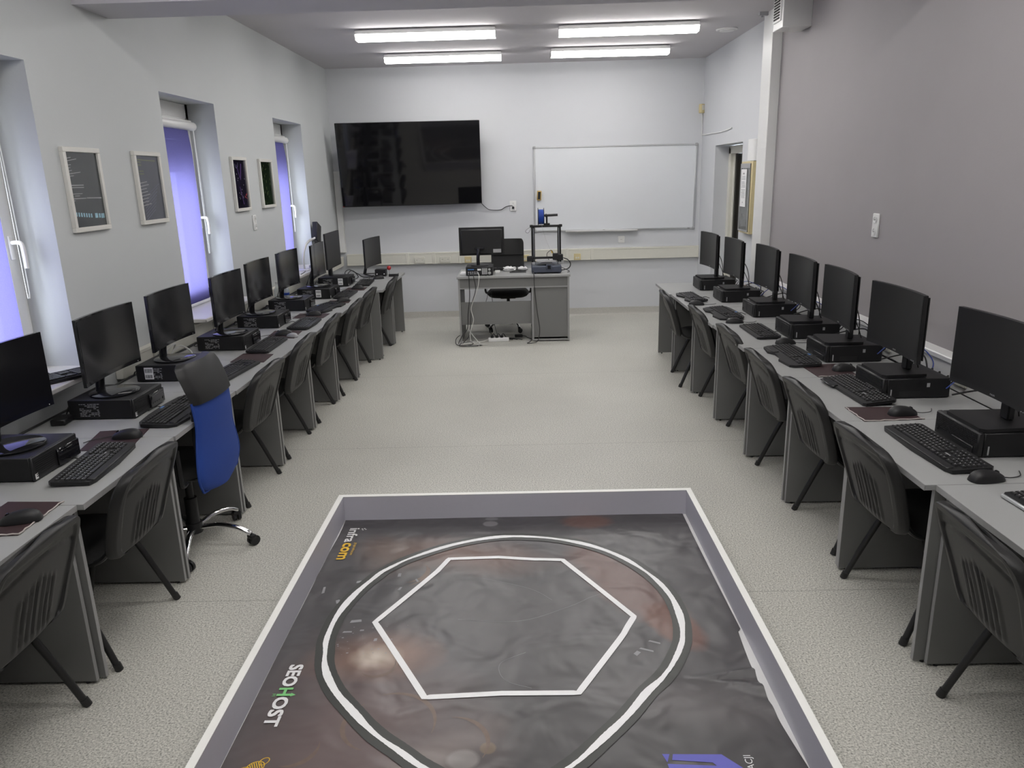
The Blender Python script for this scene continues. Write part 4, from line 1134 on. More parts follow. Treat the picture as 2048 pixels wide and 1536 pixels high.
for (x, y, r0, a0, a1) in ((-0.50, 2.22, 0.16, -0.3, 1.9), (-0.53, 2.22, 0.13, 2.2, 4.4), (-0.60, 3.28, 0.11, -1.4, 0.6), (-0.60, 2.55, 0.07, -2.5, 0.4), (-0.28, 2.12, 0.13, -0.5, 1.6), (-0.63, 3.28, 0.15, -1.1, 0.2), (-0.81, 2.12, 0.09, -1.8, 0.2)):
    n_ = 24
    vs = []
    for i in range(n_+1):
        a = a0+(a1-a0)*i/n_; w = 0.008*math.sin(PI*i/n_)+0.0008
        for s_ in (-1, 1): vs.append((x+(r0+s_*w)*math.cos(a), y+(r0+s_*w)*math.sin(a), 0))
    m.add(vs, [(2*i, 2*i+1, 2*i+3, 2*i+2) for i in range(n_)])
m.v = [(a, b, mat_z(a, b)+0.0005) for a, b, c in m.v]; m.build('arc_print', 'arc', bn)
# thin scratches
m = MB()
for pts in ([(-0.31, 2.86), (-0.05, 2.84), (0.15, 2.93), (0.35, 3.06)], [(-0.22, 3.2), (0.0, 3.10), (0.1, 3.0)], [(-0.02, 2.62), (-0.12, 2.55), (-0.10, 2.45), (0.0, 2.40)]):
    P = curve([(x, y, 0) for x, y in pts], 8)
    for a, b in zip(P, P[1:]):
        n = Vector((-(b-a).y, (b-a).x, 0)).normalized()*0.0007
        m.add([(a+n)[:], (a-n)[:], (b-n)[:], (b+n)[:]], [(0, 1, 2, 3)])
m.v = [(a, b, mat_z(a, b)+0.0007) for a, b, c in m.v]; m.build('scratch_marks', 'grime', bn)

# ------------------------------------------------------------------ teacher's desk
TY, TX0, TX1, TZ = 8.52, -0.728, 0.528, 0.765
td = thing('teacher_desk', 'grey desk facing the class with a closed cabinet on its right side', 'desk', (0, 0, 0))
MB().box(TX0-0.012, TX1+0.012, TY-0.015, TY+0.68, TZ-0.024, TZ, 0.002).build('desk_top', 'top', td)
m = MB(); m.mat = 0; m.box(TX0+0.02, 0.10, TY+0.012, TY+0.03, 0.635, TZ-0.024); m.box(0.10, TX1-0.02, TY+0.012, TY+0.03, 0.635, TZ-0.024)
m.mat = 1; m.box(TX0+0.02, TX1-0.02, TY+0.006, TY+0.03, 0.622, 0.636)
m.build('apron', ['panel', 'edge'], td)
m = MB(); m.mat = 0; m.box(TX0, TX0+0.02, TY+0.004, TY+0.66, 0.01, TZ-0.024); m.mat = 1; m.box(TX0, TX0+0.02, TY, TY+0.004, 0.01, TZ-0.024); m.build('side_panel', ['panel', 'edge'], td)
MB().box(TX0+0.02, 0.10, TY+0.05, TY+0.068, 0.205, 0.465).build('modesty_panel', 'panel', td)
cb = MB(); cb.mat = 0; cb.box(0.10, 0.122, TY+0.004, TY+0.64, 0.01, 0.622); cb.box(TX1-0.02, TX1, TY+0.004, TY+0.64, 0.01, TZ-0.024); cb.box(0.122, TX1-0.02, TY+0.02, TY+0.038, 0.03, 0.622); cb.box(0.122, TX1-0.02, TY+0.62, TY+0.638, 0.03, 0.622); cb.box(0.122, TX1-0.02, TY+0.02, TY+0.62, 0.03, 0.048)
cb.mat = 1; cb.box(0.10, 0.122, TY, TY+0.004, 0.01, 0.622); cb.box(TX1-0.02, TX1, TY, TY+0.004, 0.01, TZ-0.024); cb.box(0.122, TX1-0.02, TY+0.002, TY+0.02, 0.012, 0.03)
cb.build('cabinet', ['panel', 'edge'], td)

# PC seen from behind, monitor from behind
t = thing('desktop_computer', 'PC on the desk with the 3D printer, its back with ports facing the class', 'computer', (-0.485, 8.72, TZ))
MB().box(-0.152, 0.152, -0.15, 0.16, 0.004, 0.098, 0.003).build('case', 'blackm', t)
m = MB(); m.mat = 0; m.box(-0.145, 0.145, -0.1515, -0.15, 0.008, 0.094)
m.mat = 1
for q in range(5): m.box(-0.13+q*0.024, -0.112+q*0.024, -0.154, -0.151, 0.02, 0.03); m.box(-0.13+q*0.024, -0.114+q*0.024, -0.154, -0.151, 0.038, 0.048)
for q in range(4): m.box(0.03+q*0.016, 0.042+q*0.016, -0.153, -0.151, 0.015, 0.085)
m.mat = 2; m.box(-0.02, 0.02, -0.1535, -0.151, 0.06, 0.08)
m.mat = 3; m.box(-0.13, -0.06, -0.1535, -0.151, 0.068, 0.078)
m.mat = 1; m.cyl((0.115, -0.151, 0.03), (0.115, -0.154, 0.03), 0.018); m.cyl((0.115, -0.151, 0.07), (0.115, -0.154, 0.07), 0.014)
m.build('rear_ports', ['black', 'alu', 'white', 'bluest'], t)
t = thing('monitor', 'monitor on the desk with the 3D printer, seen from behind', 'monitor', (-0.455, 8.74, TZ+0.098), -PI/2)
# local +x points to the back wall after rotation by +90; built facing +x
t.rotation_euler = (0, 0, PI/2)
MB().box(0.0, 0.014, -0.258, 0.258, 0.115, 0.432, 0.003).box(-0.028, 0.0, -0.235, 0.235, 0.13, 0.41, 0.012).build('housing', 'black', t)
MB().box(0.0135, 0.0148, -0.25, 0.25, 0.125, 0.426).build('screen', 'screen', t)
MB().tube(curve([(-0.06, 0.045, 0.01), (-0.055, 0.045, 0.10), (-0.04, 0.03, 0.19)], 5), 0.020, 10).box(-0.046, -0.028, -0.03, 0.08, 0.18, 0.206, 0.004).build('stand_neck', 'gloss', t)
MB().lathe([(0, 0), (0.10, 0), (0.105, 0.004), (0.1, 0.010), (0, 0.012)], (0, 0.03, 0), n=32).build('round_foot', 'black', t)
MB().box(-0.0295, -0.0278, -0.22, -0.13, 0.145, 0.185).build('rating_sticker', 'greyst', t)

# ------------------------------------------------------------------ 3D printer
p3 = thing('printer_3d', 'black open-frame 3D printer with slate blue base on the right of the teacher desk', '3D printer', (0.283, 8.80, TZ))
m = MB(); m.box(-0.175, 0.165, -0.19, 0.20, 0.012, 0.085, 0.008)
for q in (-0.06, 0.06): m.box(q-0.001, q+0.001, -0.1915, -0.18, 0.015, 0.083)
for a in (-0.15, 0.14):
    for b in (-0.16, 0.17): m.cyl((a, b, 0), (a, b, 0.014), 0.016, n=12)
m.build('base_housing', 'printerblue', p3)
m = MB(); m.box(-0.01, 0.055, -0.20, -0.188, 0.045, 0.105, 0.004); m.build('control_box', 'printerblue', p3)
MB().box(0.005, 0.04, -0.203, -0.199, 0.055, 0.095).build('display', 'gloss', p3)
for sx in (-1, 1):
    x = sx*0.150
    f = MB()
    f.box(x-0.02, x-0.007, -0.0, 0.04, 0.085, 0.515); f.box(x+0.007, x+0.02, -0.0, 0.04, 0.085, 0.515); f.box(x-0.008, x+0.008, 0.01, 0.03, 0.085, 0.515)
    u = f.build('upright', 'black', p3)
    MB().cyl((x-sx*0.005, -0.012, 0.085), (x-sx*0.005, -0.012, 0.50), 0.004, n=8).build('lead_screw', 'alu', u)
    MB().box(x-0.018, x+0.018, -0.03, 0.0, 0.085, 0.115, 0.003).build('motor_mount', 'alu', p3)
f = MB(); f.box(-0.18, 0.18, 0.0, 0.04, 0.505, 0.53, 0.003); f.box(-0.185, -0.15, -0.005, 0.045, 0.508, 0.535, 0.003); f.box(0.15, 0.185, -0.005, 0.045, 0.508, 0.535, 0.003); f.build('top_bar', 'black', p3)
MB().box(-0.17, 0.18, -0.02, 0.0, 0.150, 0.175, 0.002).box(-0.225, -0.15, -0.04, 0.01, 0.125, 0.185, 0.006).box(0.11, 0.19, -0.04, 0.02, 0.13, 0.20, 0.006).build('gantry', 'black', p3)
MB().box(-0.115, 0.105, -0.14, 0.13, 0.125, 0.132).box(-0.06, 0.06, -0.1, 0.1, 0.10, 0.125).build('print_bed', 'greyst', p3)
m = MB(); m.box(0.07, 0.13, -0.065, -0.02, 0.14, 0.215, 0.006); m.cyl((0.10, -0.067, 0.175), (0.10, -0.062, 0.175), 0.018); m.cyl((0.10, -0.04, 0.14), (0.10, -0.04, 0.128), 0.006, r1=0.002, n=8)
h = m.build('print_head', 'black', p3)
MB().cyl((0.07, -0.03, 0.215), (0.055, -0.03, 0.245), 0.010, r1=0.004, n=10).build('extruder_cap', 'yellow', h)
MB().tube(curve([(0.08, -0.045, 0.21), (0.055, -0.055, 0.25), (0.01, -0.06, 0.22), (0.005, -0.06, 0.175), (0.03, -0.055, 0.14)], 6), 0.0035, 6).build('ribbon_loop', 'cable', h)
m = MB(); m.box(-0.02, 0.045, 0.0, 0.04, 0.53, 0.55, 0.003); m.box(0.0, 0.02, 0.01, 0.03, 0.54, 0.635, 0.002); m.tube([(-0.08, 0.02, 0.635), (0.03, 0.02, 0.637), (0.135, 0.02, 0.640)], 0.014, 12); m.lathe([(0, -0.005), (0.02, -0.005), (0.02, 0.01), (0, 0.01)], (0.0, 0.02, 0.636), 14, 'x')
m.build('spool_arm', 'black', p3)
m = MB(); m.tube(curve([(0.18, -0.02, 0.16), (0.24, -0.03, 0.14), (0.275, -0.04, 0.09), (0.25, -0.05, 0.04), (0.17, -0.05, 0.02)], 6), 0.006, 6)
m.tube(curve([(0.165, -0.02, 0.05), (0.22, -0.05, 0.03), (0.26, -0.08, 0.008), (0.235, -0.12, 0.006)], 6), 0.004, 6); m.build('wiring_loom', 'cable', p3)
m = MB(); m.tube(curve([(-0.18, 0.02, 0.51), (-0.225, 0.0, 0.48), (-0.23, 0.0, 0.455), (-0.20, 0.0, 0.45), (-0.17, 0.01, 0.50)], 5), 0.002, 5); m.build('sensor_wire', 'cable', p3)
m = MB(); m.box(0.17, 0.20, -0.03, 0.02, 0.09, 0.155, 0.003); m.build('stepper_motor', 'alu', p3)
sp = thing('filament_spool', 'spool of blue filament on the arm above the 3D printer', 'filament spool', (0.283-0.055, 8.82, TZ+0.635))
m = MB(); m.lathe([(0.028, -0.030), (0.083, -0.030), (0.083, 0.030), (0.028, 0.030)], (0, 0, -0.013), 36, 'x')
for q in range(9): m.lathe([(0.082, -0.029+q*0.0065), (0.0845, -0.027+q*0.0065), (0.082, -0.0245+q*0.0065)], (0, 0, -0.013), 36, 'x')
m.build('filament', 'spool', sp)
for x in (-0.036, 0.030):
    g = MB(); n = 36
    g.lathe([(0.027, x), (0.1, x), (0.1, x+0.006), (0.027, x+0.006)], (0, 0, -0.013), n, 'x'); g.build('flange', 'black', sp)
MB().tube(curve([(0.0, -0.06, -0.07), (0.03, -0.06, -0.2), (0.09, -0.06, -0.36), (0.115, -0.06, -0.415)], 6), 0.0012, 5).build('loose_filament', 'greyst', sp)

# small things on the teacher's desk
t = thing('crumpled_paper', 'crumpled white paper on the teacher desk, left of the two', 'paper', (-0.15, 8.93, TZ))
def crumple(seed, sx, sy, sz):
    rnd = random.Random(seed); g = bmesh.new(); bmesh.ops.create_icosphere(g, subdivisions=3, radius=1)
    for v in g.verts:
        k = 1+rnd.uniform(-0.22, 0.22); v.co = Vector((v.co.x*sx*k, v.co.y*sy*k, max(0, (v.co.z*0.6+0.5)*sz*k)))
    return MB().bm(g)
crumple(1, 0.075, 0.04, 0.05).build('paper_wad', 'white', t)
t['label'] = 'crumpled white paper on the teacher desk, the larger wad, left of its twin'
bpy.data.objects['paper_wad'].name = 'crumpled_sheet'
t = thing('crumpled_paper', 'small crumpled white paper next to the 3D printer base', 'paper', (0.005, 8.95, TZ+0.003)); crumple(2, 0.055, 0.035, 0.04).build('crumpled_sheet', 'white', t)
t = thing('mouse_mat', 'black mouse mat under the small crumpled paper on the teacher desk', 'mouse mat', (-0.045, 8.93, TZ)); MB().box(-0.10, 0.09, -0.11, 0.09, 0, 0.003, 0.001).build('mat_sheet', 'black', t)
t.location.y = 8.86
t = thing('adapter', 'white power adapter on the teacher desk beside the PC', 'adapter', (-0.285, 8.80, TZ)); MB().box(-0.03, 0.03, -0.02, 0.02, 0, 0.03, 0.004).build('adapter_body', 'whitepl', t)
MB().tube(curve([(-0.03, 0, 0.012), (-0.07, 0.02, 0.004), (-0.05, 0.08, 0.004), (0.02, 0.10, 0.004)], 5), 0.002, 5).build('cable', 'cablew', t)
o = make_keyboard('keyboard', 'black keyboard lying before the black office chair on the teacher desk', style='plain', legend=False, grp=None); o.location = (-0.16, 9.08, TZ); o.rotation_euler = (0, 0, PI/2)
t = thing('paper_stack', 'loose white sheets at the left end of the teacher desk', 'paper', (-0.665, 8.80, TZ)); MB().box(-0.05, 0.03, -0.1, 0.12, 0, 0.012).box(-0.045, 0.04, -0.08, 0.1, 0.012, 0.016).build('sheet', 'white', t)

# cables in front of the teacher's desk
def cable_thing(name, label, pts, r, material, cat='cable', n=8):
    o = MB().tube(curve(pts, n), r, 6).build(name, material); return tag(o, label, cat)
cable_thing('power_cable', 'black cable hanging from the 3D printer down over the desk cabinet', [(0.125, 8.60, TZ+0.04), (0.13, 8.49, TZ+0.005), (0.135, 8.487, 0.62), (0.16, 8.485, 0.35), (0.185, 8.47, 0.15), (0.16, 8.44, 0.03), (0.10, 8.42, 0.008), (0.04, 8.41, 0.008), (0.06, 8.46, 0.008), (0.09, 8.56, 0.01)], 0.004, 'cable')
cable_thing('power_cable', 'outer black cable drooping from the PC to the tangle on the floor', [(-0.60, 8.565, TZ+0.03), (-0.60, 8.485, TZ-0.01), (-0.60, 8.49, 0.55), (-0.625, 8.485, 0.35), (-0.64, 8.475, 0.18), (-0.70, 8.46, 0.10), (-0.745, 8.44, 0.02), (-0.73, 8.42, 0.006)], 0.0045, 'cable')
cable_thing('power_cable', 'black cable crossing the pale one beside the left desk leg', [(-0.555, 8.565, TZ+0.03), (-0.545, 8.485, TZ-0.01), (-0.53, 8.49, 0.62), (-0.58, 8.485, 0.45), (-0.60, 8.475, 0.25), (-0.62, 8.46, 0.10), (-0.70, 8.41, 0.012), (-0.62, 8.36, 0.008), (-0.48, 8.37, 0.008)], 0.004, 'cable')
cable_thing('network_cable', 'pale grey cable drooping from the PC to the floor', [(-0.50, 8.565, TZ+0.04), (-0.485, 8.48, TZ-0.005), (-0.51, 8.47, 0.62), (-0.585, 8.465, 0.42), (-0.565, 8.46, 0.28), (-0.61, 8.45, 0.13), (-0.60, 8.42, 0.012), (-0.66, 8.38, 0.008), (-0.74, 8.42, 0.008), (-0.66, 8.46, 0.012), (-0.54, 8.43, 0.01), (-0.42, 8.39, 0.008)], 0.004, 'cablew')
cable_thing('network_cable', 'pale grey cable coiled in the tangle at the left foot of the teacher desk', [(-0.62, 8.50, 0.16), (-0.58, 8.47, 0.10), (-0.53, 8.45, 0.04), (-0.50, 8.42, 0.01), (-0.57, 8.37, 0.012), (-0.70, 8.37, 0.01), (-0.745, 8.41, 0.012), (-0.65, 8.44, 0.016), (-0.52, 8.41, 0.014), (-0.45, 8.40, 0.006)], 0.004, 'cablew')
cable_thing('power_cable', 'black cable behind the modesty panel of the teacher desk', [(-0.42, 8.58, TZ-0.0), (-0.40, 8.54, TZ-0.02), (-0.40, 8.545, 0.55), (-0.43, 8.62, 0.42), (-0.42, 8.64, 0.2), (-0.36, 8.63, 0.05), (-0.33, 8.62, 0.04)], 0.003, 'cable')
cable_thing('power_cable', 'thin black cable left of the black office chair, behind the desk panel', [(-0.38, 8.58, TZ-0.0), (-0.365, 8.54, TZ-0.02), (-0.36, 8.545, 0.6), (-0.345, 8.62, 0.42), (-0.34, 8.64, 0.22), (-0.30, 8.63, 0.05), (-0.28, 8.62, 0.045)], 0.003, 'cable')
cable_thing('network_cable', 'pale cable loop lying flat in front of the teacher desk left foot', [(-0.74, 8.47, 0.03), (-0.76, 8.42, 0.012), (-0.70, 8.37, 0.02), (-0.60, 8.39, 0.03), (-0.56, 8.44, 0.03), (-0.62, 8.48, 0.02), (-0.70, 8.46, 0.03), (-0.66, 8.36, 0.006), (-0.50, 8.34, 0.006)], 0.004, 'cablew')
cable_thing('power_cable', 'black cable loop in the tangle in front of the teacher desk left foot', [(-0.73, 8.49, 0.10), (-0.77, 8.44, 0.07), (-0.765, 8.38, 0.02), (-0.68, 8.35, 0.012), (-0.58, 8.36, 0.02), (-0.60, 8.42, 0.035), (-0.70, 8.40, 0.03), (-0.72, 8.34, 0.006), (-0.56, 8.33, 0.006), (-0.47, 8.36, 0.006)], 0.004, 'cable')
ps = thing('power_strip', 'white power strip lying on the floor under the teacher desk', 'power strip', (-0.29, 8.58, 0), 0.04)
MB().box(-0.12, 0.12, -0.028, 0.028, 0, 0.045, 0.008, 2).build('strip_body', 'whitepl', ps)
for q in (-0.075, -0.02, 0.035):
    MB().cyl((q, 0, 0.04), (q, 0, 0.07), 0.017, n=12).tube(curve([(q, 0, 0.065), (q+0.02, 0.03, 0.085), (q+0.06, 0.07, 0.03), (q+0.16, 0.10, 0.008), (q+0.24, 0.05, 0.006)], 5), 0.004, 6).build('plug', 'black', ps)
MB().tube(curve([(-0.12, 0, 0.02), (-0.18, -0.02, 0.012), (-0.25, -0.05, 0.006), (-0.30, -0.12, 0.006)], 5), 0.004, 6).build('cable', 'cablew', ps)
t = thing('power_adapter', 'black power brick on the floor behind the white power strip', 'adapter', (-0.06, 8.80, 0), 0.1); MB().box(-0.045, 0.045, -0.022, 0.022, 0, 0.032, 0.006).build('adapter_body', 'black', t)
MB().tube(curve([(0.045, 0, 0.015), (0.09, 0.0, 0.006), (0.10, -0.08, 0.006), (0.17, -0.24, 0.006)], 5), 0.0035, 6).build('cable', 'cable', t)

# ------------------------------------------------------------------ television, whiteboard, wall fittings
tv = thing('television', 'big black wall television tilted forward on the back wall', 'television', (-1.387, 9.973, 1.512), 0.074)
tl = 0.16
R_ = Matrix.Rotation(tl, 4, 'X')
m = MB(); m.x = R_; m.box(-0.89, 0.89, 0.0, 0.022, 0, 1.0235, 0.004); m.box(-0.62, 0.62, 0.02, 0.055, 0.12, 0.75, 0.015); m.build('housing', 'black', tv)
m = MB(); m.x = R_; m.box(-0.884, 0.884, -0.0012, 0.001, 0.012, 1.019); m.build('screen', 'tv', tv)
m = MB(); m.x = R_; m.box(-0.889, -0.875, -0.002, 0.0, 0.004, 0.012); m.build('standby_led', 'red', tv)
m = MB(); m.x = Matrix.Rotation(-0.074, 4, 'Z'); m.box(-0.35, 0.35, 0.165, 0.195, 0.30, 0.70); m.x = Matrix.Identity(4); m.tube([(-0.25, 0.18, 0.66), (-0.25, -0.06, 0.66)], 0.015, 8); m.tube([(0.25, 0.17, 0.66), (0.25, -0.06, 0.66)], 0.015, 8); m.box(-0.3, -0.2, 0.0, 0.16, 0.24, 0.32); m.box(0.2, 0.3, 0.0, 0.16, 0.24, 0.32)
m.build('wall_mount', 'black', tv)
cable_thing('television_cable', 'black power cable from the television to the wall socket beside it', [(-0.55, 10.09, 1.62), (-0.52, 10.10, 1.53), (-0.46, 10.14, 1.46), (-0.40, 10.155, 1.425), (-0.27, 10.155, 1.42), (-0.20, 10.155, 1.455), (-0.14, 10.15, 1.47), (-0.105, 10.145, 1.465)], 0.0045, 'cable')

wb = thing('whiteboard', 'aluminium framed whiteboard on the back wall right of the 3D printer', 'whiteboard', (1.226, YB, 1.655), 0)
wb.rotation_euler = (0, math.radians(0.35), 0)
MB().box(-1.035, 1.035, -0.016, -0.002, -0.52, 0.52).build('board_surface', 'board', wb)
m = MB()
for q in ((-1.05, 1.05, 0.515, 0.535), (-1.05, 1.05, -0.535, -0.515), (-1.05, -1.03, -0.535, 0.535), (1.03, 1.05, -0.535, 0.535)): m.box(q[0], q[1], -0.024, 0, q[2], q[3], 0.003)
m.build('frame', 'alu', wb)
for a in (-1, 1):
    for b in (-1, 1): MB().box(a*1.04-0.018, a*1.04+0.018, -0.027, 0, b*0.525-0.018, b*0.525+0.018, 0.008, 2).build('corner_cap', 'greyst', wb)
MB().box(-0.64, 0.30, -0.085, -0.012, -0.545, -0.533, 0.003).box(-0.64, 0.30, -0.085, -0.08, -0.545, -0.522).build('pen_tray', 'whitepl', wb)
MB().box(0.96, 0.99, -0.0255, -0.0235, -0.528, -0.522).box(-0.15, -0.12, -0.0255, -0.0235, -0.528, -0.522).build('maker_mark', 'black', wb)
er = thing('board_eraser', 'small board eraser with tan edges stuck on the whiteboard left side', 'eraser', (0.243, YB-0.017, 1.59)); er.rotation_euler = (0, 0.06, 0)
MB().box(-0.028, 0.028, -0.035, -0.002, -0.06, 0.06, 0.006).build('body', 'eraser', er); MB().box(-0.017, 0.017, -0.037, -0.034, -0.047, 0.047, 0.003).build('felt_pad', 'black', er)

def socket(name, label, loc, rz, w, h, wells, vertical=False, material='whitepl', grp=None, plug=False):
    """Faces -y before turning."""
    t = thing(name, label, 'socket', loc, rz, grp)
    MB().box(-w/2, w/2, -0.012, 0, -h/2, h/2, 0.004).build('cover_plate', material, t)
    for k in range(wells):
        o = (k-(wells-1)/2)*(h if vertical else w)/max(wells, 1)
        x, z = (0, o) if vertical else (o, 0)
        m = MB(); m.lathe([(0.0, -0.013), (0.021, -0.013), (0.024, -0.016), (0.019, -0.0165), (0.017, -0.0125), (0, -0.0125)], (x, 0, z), 20, 'y')
        m.v = m.v; s = m.build('socket_well', material, t)
        MB().cyl((x-0.007, -0.0165, z), (x-0.007, -0.0175, z), 0.003, n=8).cyl((x+0.007, -0.0165, z), (x+0.007, -0.0175, z), 0.003, n=8).build('pin_hole', 'black', s)
    if plug: MB().cyl((0, -0.012, -0.02), (0, -0.045, -0.02), 0.016, n=14).build('plug', 'black', t)
    return t
socket('wall_socket', 'white wall socket on the back wall with the television plug in it', (-0.10, YB, 1.465), 0, 0.085, 0.13, 2, True, plug=True)
socket('wall_socket', 'white square socket on the back wall just under the whiteboard tray', (1.32, YB, 0.998), 0, 0.085, 0.085, 1)
socket('wall_socket', 'white double socket on the window wall under the far pair of pictures', (XL, 6.97, 1.50), PI/2, 0.08, 0.135, 2, True)
socket('wall_socket', 'white double socket on the bare grey wall at right', (XR, 5.10, 1.47), -PI/2, 0.085, 0.155, 2, True)

ct = thing('cable_trunking', 'long cream cable trunking along the back wall at desk height', 'trunking', (0, 0, 0))
def rails(x0, x1, z0, z1):
    return MB().box(x0, x1, YB-0.055, YB-0.001, z0, z1, 0.005).box(x0, x1, YB-0.058, YB-0.05, z0, z0+0.012, 0.002).box(x0, x1, YB-0.058, YB-0.05, z1-0.022, z1-0.002, 0.002)
rails(-2.33, 2.33, 0.745, 0.895).build('duct', 'cream', ct)
for x in (-1.52, -1.17, -0.82, 0.60, 0.93): MB().box(x-0.02, x+0.02, YB-0.061, YB-0.001, 0.743, 0.897, 0.003).build('joint_cover', 'cream', ct)
MB().box(2.32, 2.336, YB-0.062, YB-0.001, 0.742, 0.898, 0.003).build('end_cap', 'cream', ct)
for x, lb, mt in ((-1.36, 'cream double socket on the back wall trunking, nearest the left corner', 'cream'), (-1.02, 'cream double socket on the back wall trunking, second from the left corner', 'cream')):
    socket('trunking_socket', lb, (x, YB-0.058, 0.80), 0, 0.14, 0.082, 2, False, mt, 'sockets on the back wall trunking')
for x, lb in ((-0.715, 'yellowed socket on the trunking behind the teacher desk monitor'), (0.735, 'yellowed data socket on the trunking right of the 3D printer'), (0.05, 'yellowed socket on the trunking seen through the 3D printer')):
    t = thing('data_socket', lb, 'socket', (x, YB-0.058, 0.79)); MB().box(-0.045, 0.045, -0.02, 0, -0.042, 0.042, 0.004).build('cover_plate', 'beige', t)
    MB().box(-0.024, -0.004, -0.022, -0.019, -0.02, 0.0).box(0.004, 0.024, -0.022, -0.019, -0.02, 0.0).build('jack', 'cream', t)
cl = thing('cable_trunking', 'pale cable trunking along the window wall behind the left desks', 'trunking', (0, 0, 0))
MB().box(XL+0.001, XL+0.05, 4.3, YB-0.06, 0.745, 0.87, 0.005).box(XL+0.045, XL+0.053, 4.3, YB-0.06, 0.85, 0.868, 0.002).build('duct', 'cream', cl)
crr = thing('cable_trunking', 'pale cable trunking with a white lip along the grey wall', 'trunking', (0, 0, 0))
MB().box(XR-0.085, XR-0.001, 1.2, 7.24, 0.70, 0.835, 0.004).build('duct', 'pvc', crr)
MB().box(XR-0.095, XR-0.001, 1.2, 7.24, 0.83, 0.862, 0.006).build('lip', 'whitepl', crr)
for y, lb in ((3.80, 'cream socket on the grey wall trunking behind the second PC from the camera'), (4.62, 'cream socket on the grey wall trunking behind the third PC from the camera'), (5.55, 'cream socket on the grey wall trunking between the middle PCs')):
    socket('trunking_socket', lb, (XR-0.085, y, 0.775), -PI/2, 0.13, 0.075, 2, False, 'cream', 'sockets on the grey wall trunking')
for y, lb in ((8.62, 'cream socket on the window wall trunking by the tall flat monitor'), (5.72, 'cream socket on the window wall trunking behind the fourth left PC'), (4.75, 'cream socket on the window wall trunking behind the third left PC')):
    socket('trunking_socket', lb, (XL+0.05, y, 0.80), PI/2, 0.13, 0.075, 2, False, 'cream', 'sockets on the window wall trunking')

# ceiling lamps
def make_lamp(name, label):
    t = thing(name, label, 'ceiling lamp', (0,0,0), 0, 'fluorescent ceiling lamps')
    MB().box(-0.62, 0.62, -0.05, 0.05, -0.012, 0.0).build('mounting_plate', 'greyst', t)
    m = MB(); m.box(-0.655, 0.655, -0.085, 0.085, -0.045, -0.012, 0.003); m.prism([(-0.085, -0.045), (0.085, -0.045), (0.07, -0.095), (-0.07, -0.095)], -0.66, -0.652, 'yz'); m.prism([(-0.085, -0.045), (0.085, -0.045), (0.07, -0.095), (-0.07, -0.095)], 0.652, 0.66, 'yz')
    m.build('housing', 'pvc', t)
    m = MB(); P = [(-0.083, -0.045), (-0.066, -0.092), (0.066, -0.092), (0.083, -0.045)]
    m.prism(P, -0.652, 0.652, 'yz'); m.build('diffuser', 'lamp', t)
    return t
LP = [(-0.855, 7.72, 'lit fluorescent ceiling lamp, left one of the nearer pair'), (1.05, 7.77, 'lit fluorescent ceiling lamp, right one of the nearer pair'),
      (-0.835, 9.17, 'lit fluorescent ceiling lamp, left one of the pair by the back wall'), (1.027, 9.10, 'lit fluorescent ceiling lamp, right one of the pair by the back wall')]
l0 = make_lamp('ceiling_lamp', LP[0][2])
for i, (x, y, lb) in enumerate(LP):
    o = l0 if i == 0 else dup(l0, label=lb)
    o.location = (x, y, ZC); o.rotation_euler = (0, 0, (0.006, -0.02, 0.015, 0.015)[i])
for i, (x, y) in enumerate(((-0.85, 6.27), (1.05, 6.27), (-0.85, 3.4), (1.05, 3.4), (-0.85, 1.97), (1.05, 1.97), (-0.85, 0.54), (1.05, 0.54))):  # added lamps out of view, brightening the near half and mid-room
    dup(l0, (x, y, ZC), 0, 'added fluorescent ceiling lamp, unseen, lighting the near and middle of the room')

vt = thing('ceiling_vent', 'round white vent flush in the ceiling near the duct box', 'vent', (2.09, 8.21, ZC))
MB().lathe([(0.0, -0.002), (0.105, -0.002), (0.105, -0.010), (0.092, -0.016), (0.080, -0.008), (0, -0.008)], n=40).build('ring', 'pvc', vt)
MB().lathe([(0, -0.008), (0.072, -0.008), (0.068, -0.02), (0, -0.022)], n=40).build('disc', 'pvc', vt)

dc = thing('duct_box', 'white boxed air duct with a slotted grille hanging at the grey wall top', 'duct', (0, 0, 0))
MB().box(2.11, XR, 6.56, 6.80, 2.93, ZC, 0.003).build('casing', 'pvc', dc)
m = MB(); m.box(2.100, 2.112, 6.60, 6.775, 2.985, 3.19, 0.003); g = m.build('grille_frame', 'whitepl', dc)
m = MB()
for k in range(9): m.box(2.096, 2.103, 6.62, 6.755, 3.003+k*0.021, 3.0155+k*0.021)
m.build('grille_slot', 'dark', g)
br_ = thing('ceiling_bracket', 'small dark bracket at the ceiling beside the duct box', 'bracket', (2.22, 7.42, ZC)); MB().box(-0.05, 0.03, -0.02, 0.02, -0.03, 0, 0.003).cyl((-0.02, 0, -0.03), (-0.02, 0, -0.045), 0.012, n=10).build('plate', 'greyst', br_)

sn = thing('motion_sensor', 'cream motion sensor in the far right corner of the room', 'sensor', (XR-0.035, YB-0.045, 2.60), 0.6)
MB().box(-0.032, 0.032, -0.03, 0.02, -0.055, 0.055, 0.008, 2).build('housing', 'beige', sn); MB().box(-0.022, 0.022, -0.034, -0.026, -0.02, 0.04, 0.004).build('lens', 'cream', sn)
cable_thing('sensor_cable', 'thin white cable down from the motion sensor and along the right wall', [(XR-0.02, YB-0.02, 2.545), (XR-0.012, YB-0.012, 2.42), (XR-0.010, YB-0.010, 2.30), (XR-0.008, YB-0.06, 2.285), (XR-0.008, 9.7, 2.278), (XR-0.008, 9.3, 2.272), (XR-0.008, 9.0, 2.278), (XR-0.008, 8.76, 2.292)], 0.006, 'whitepl')

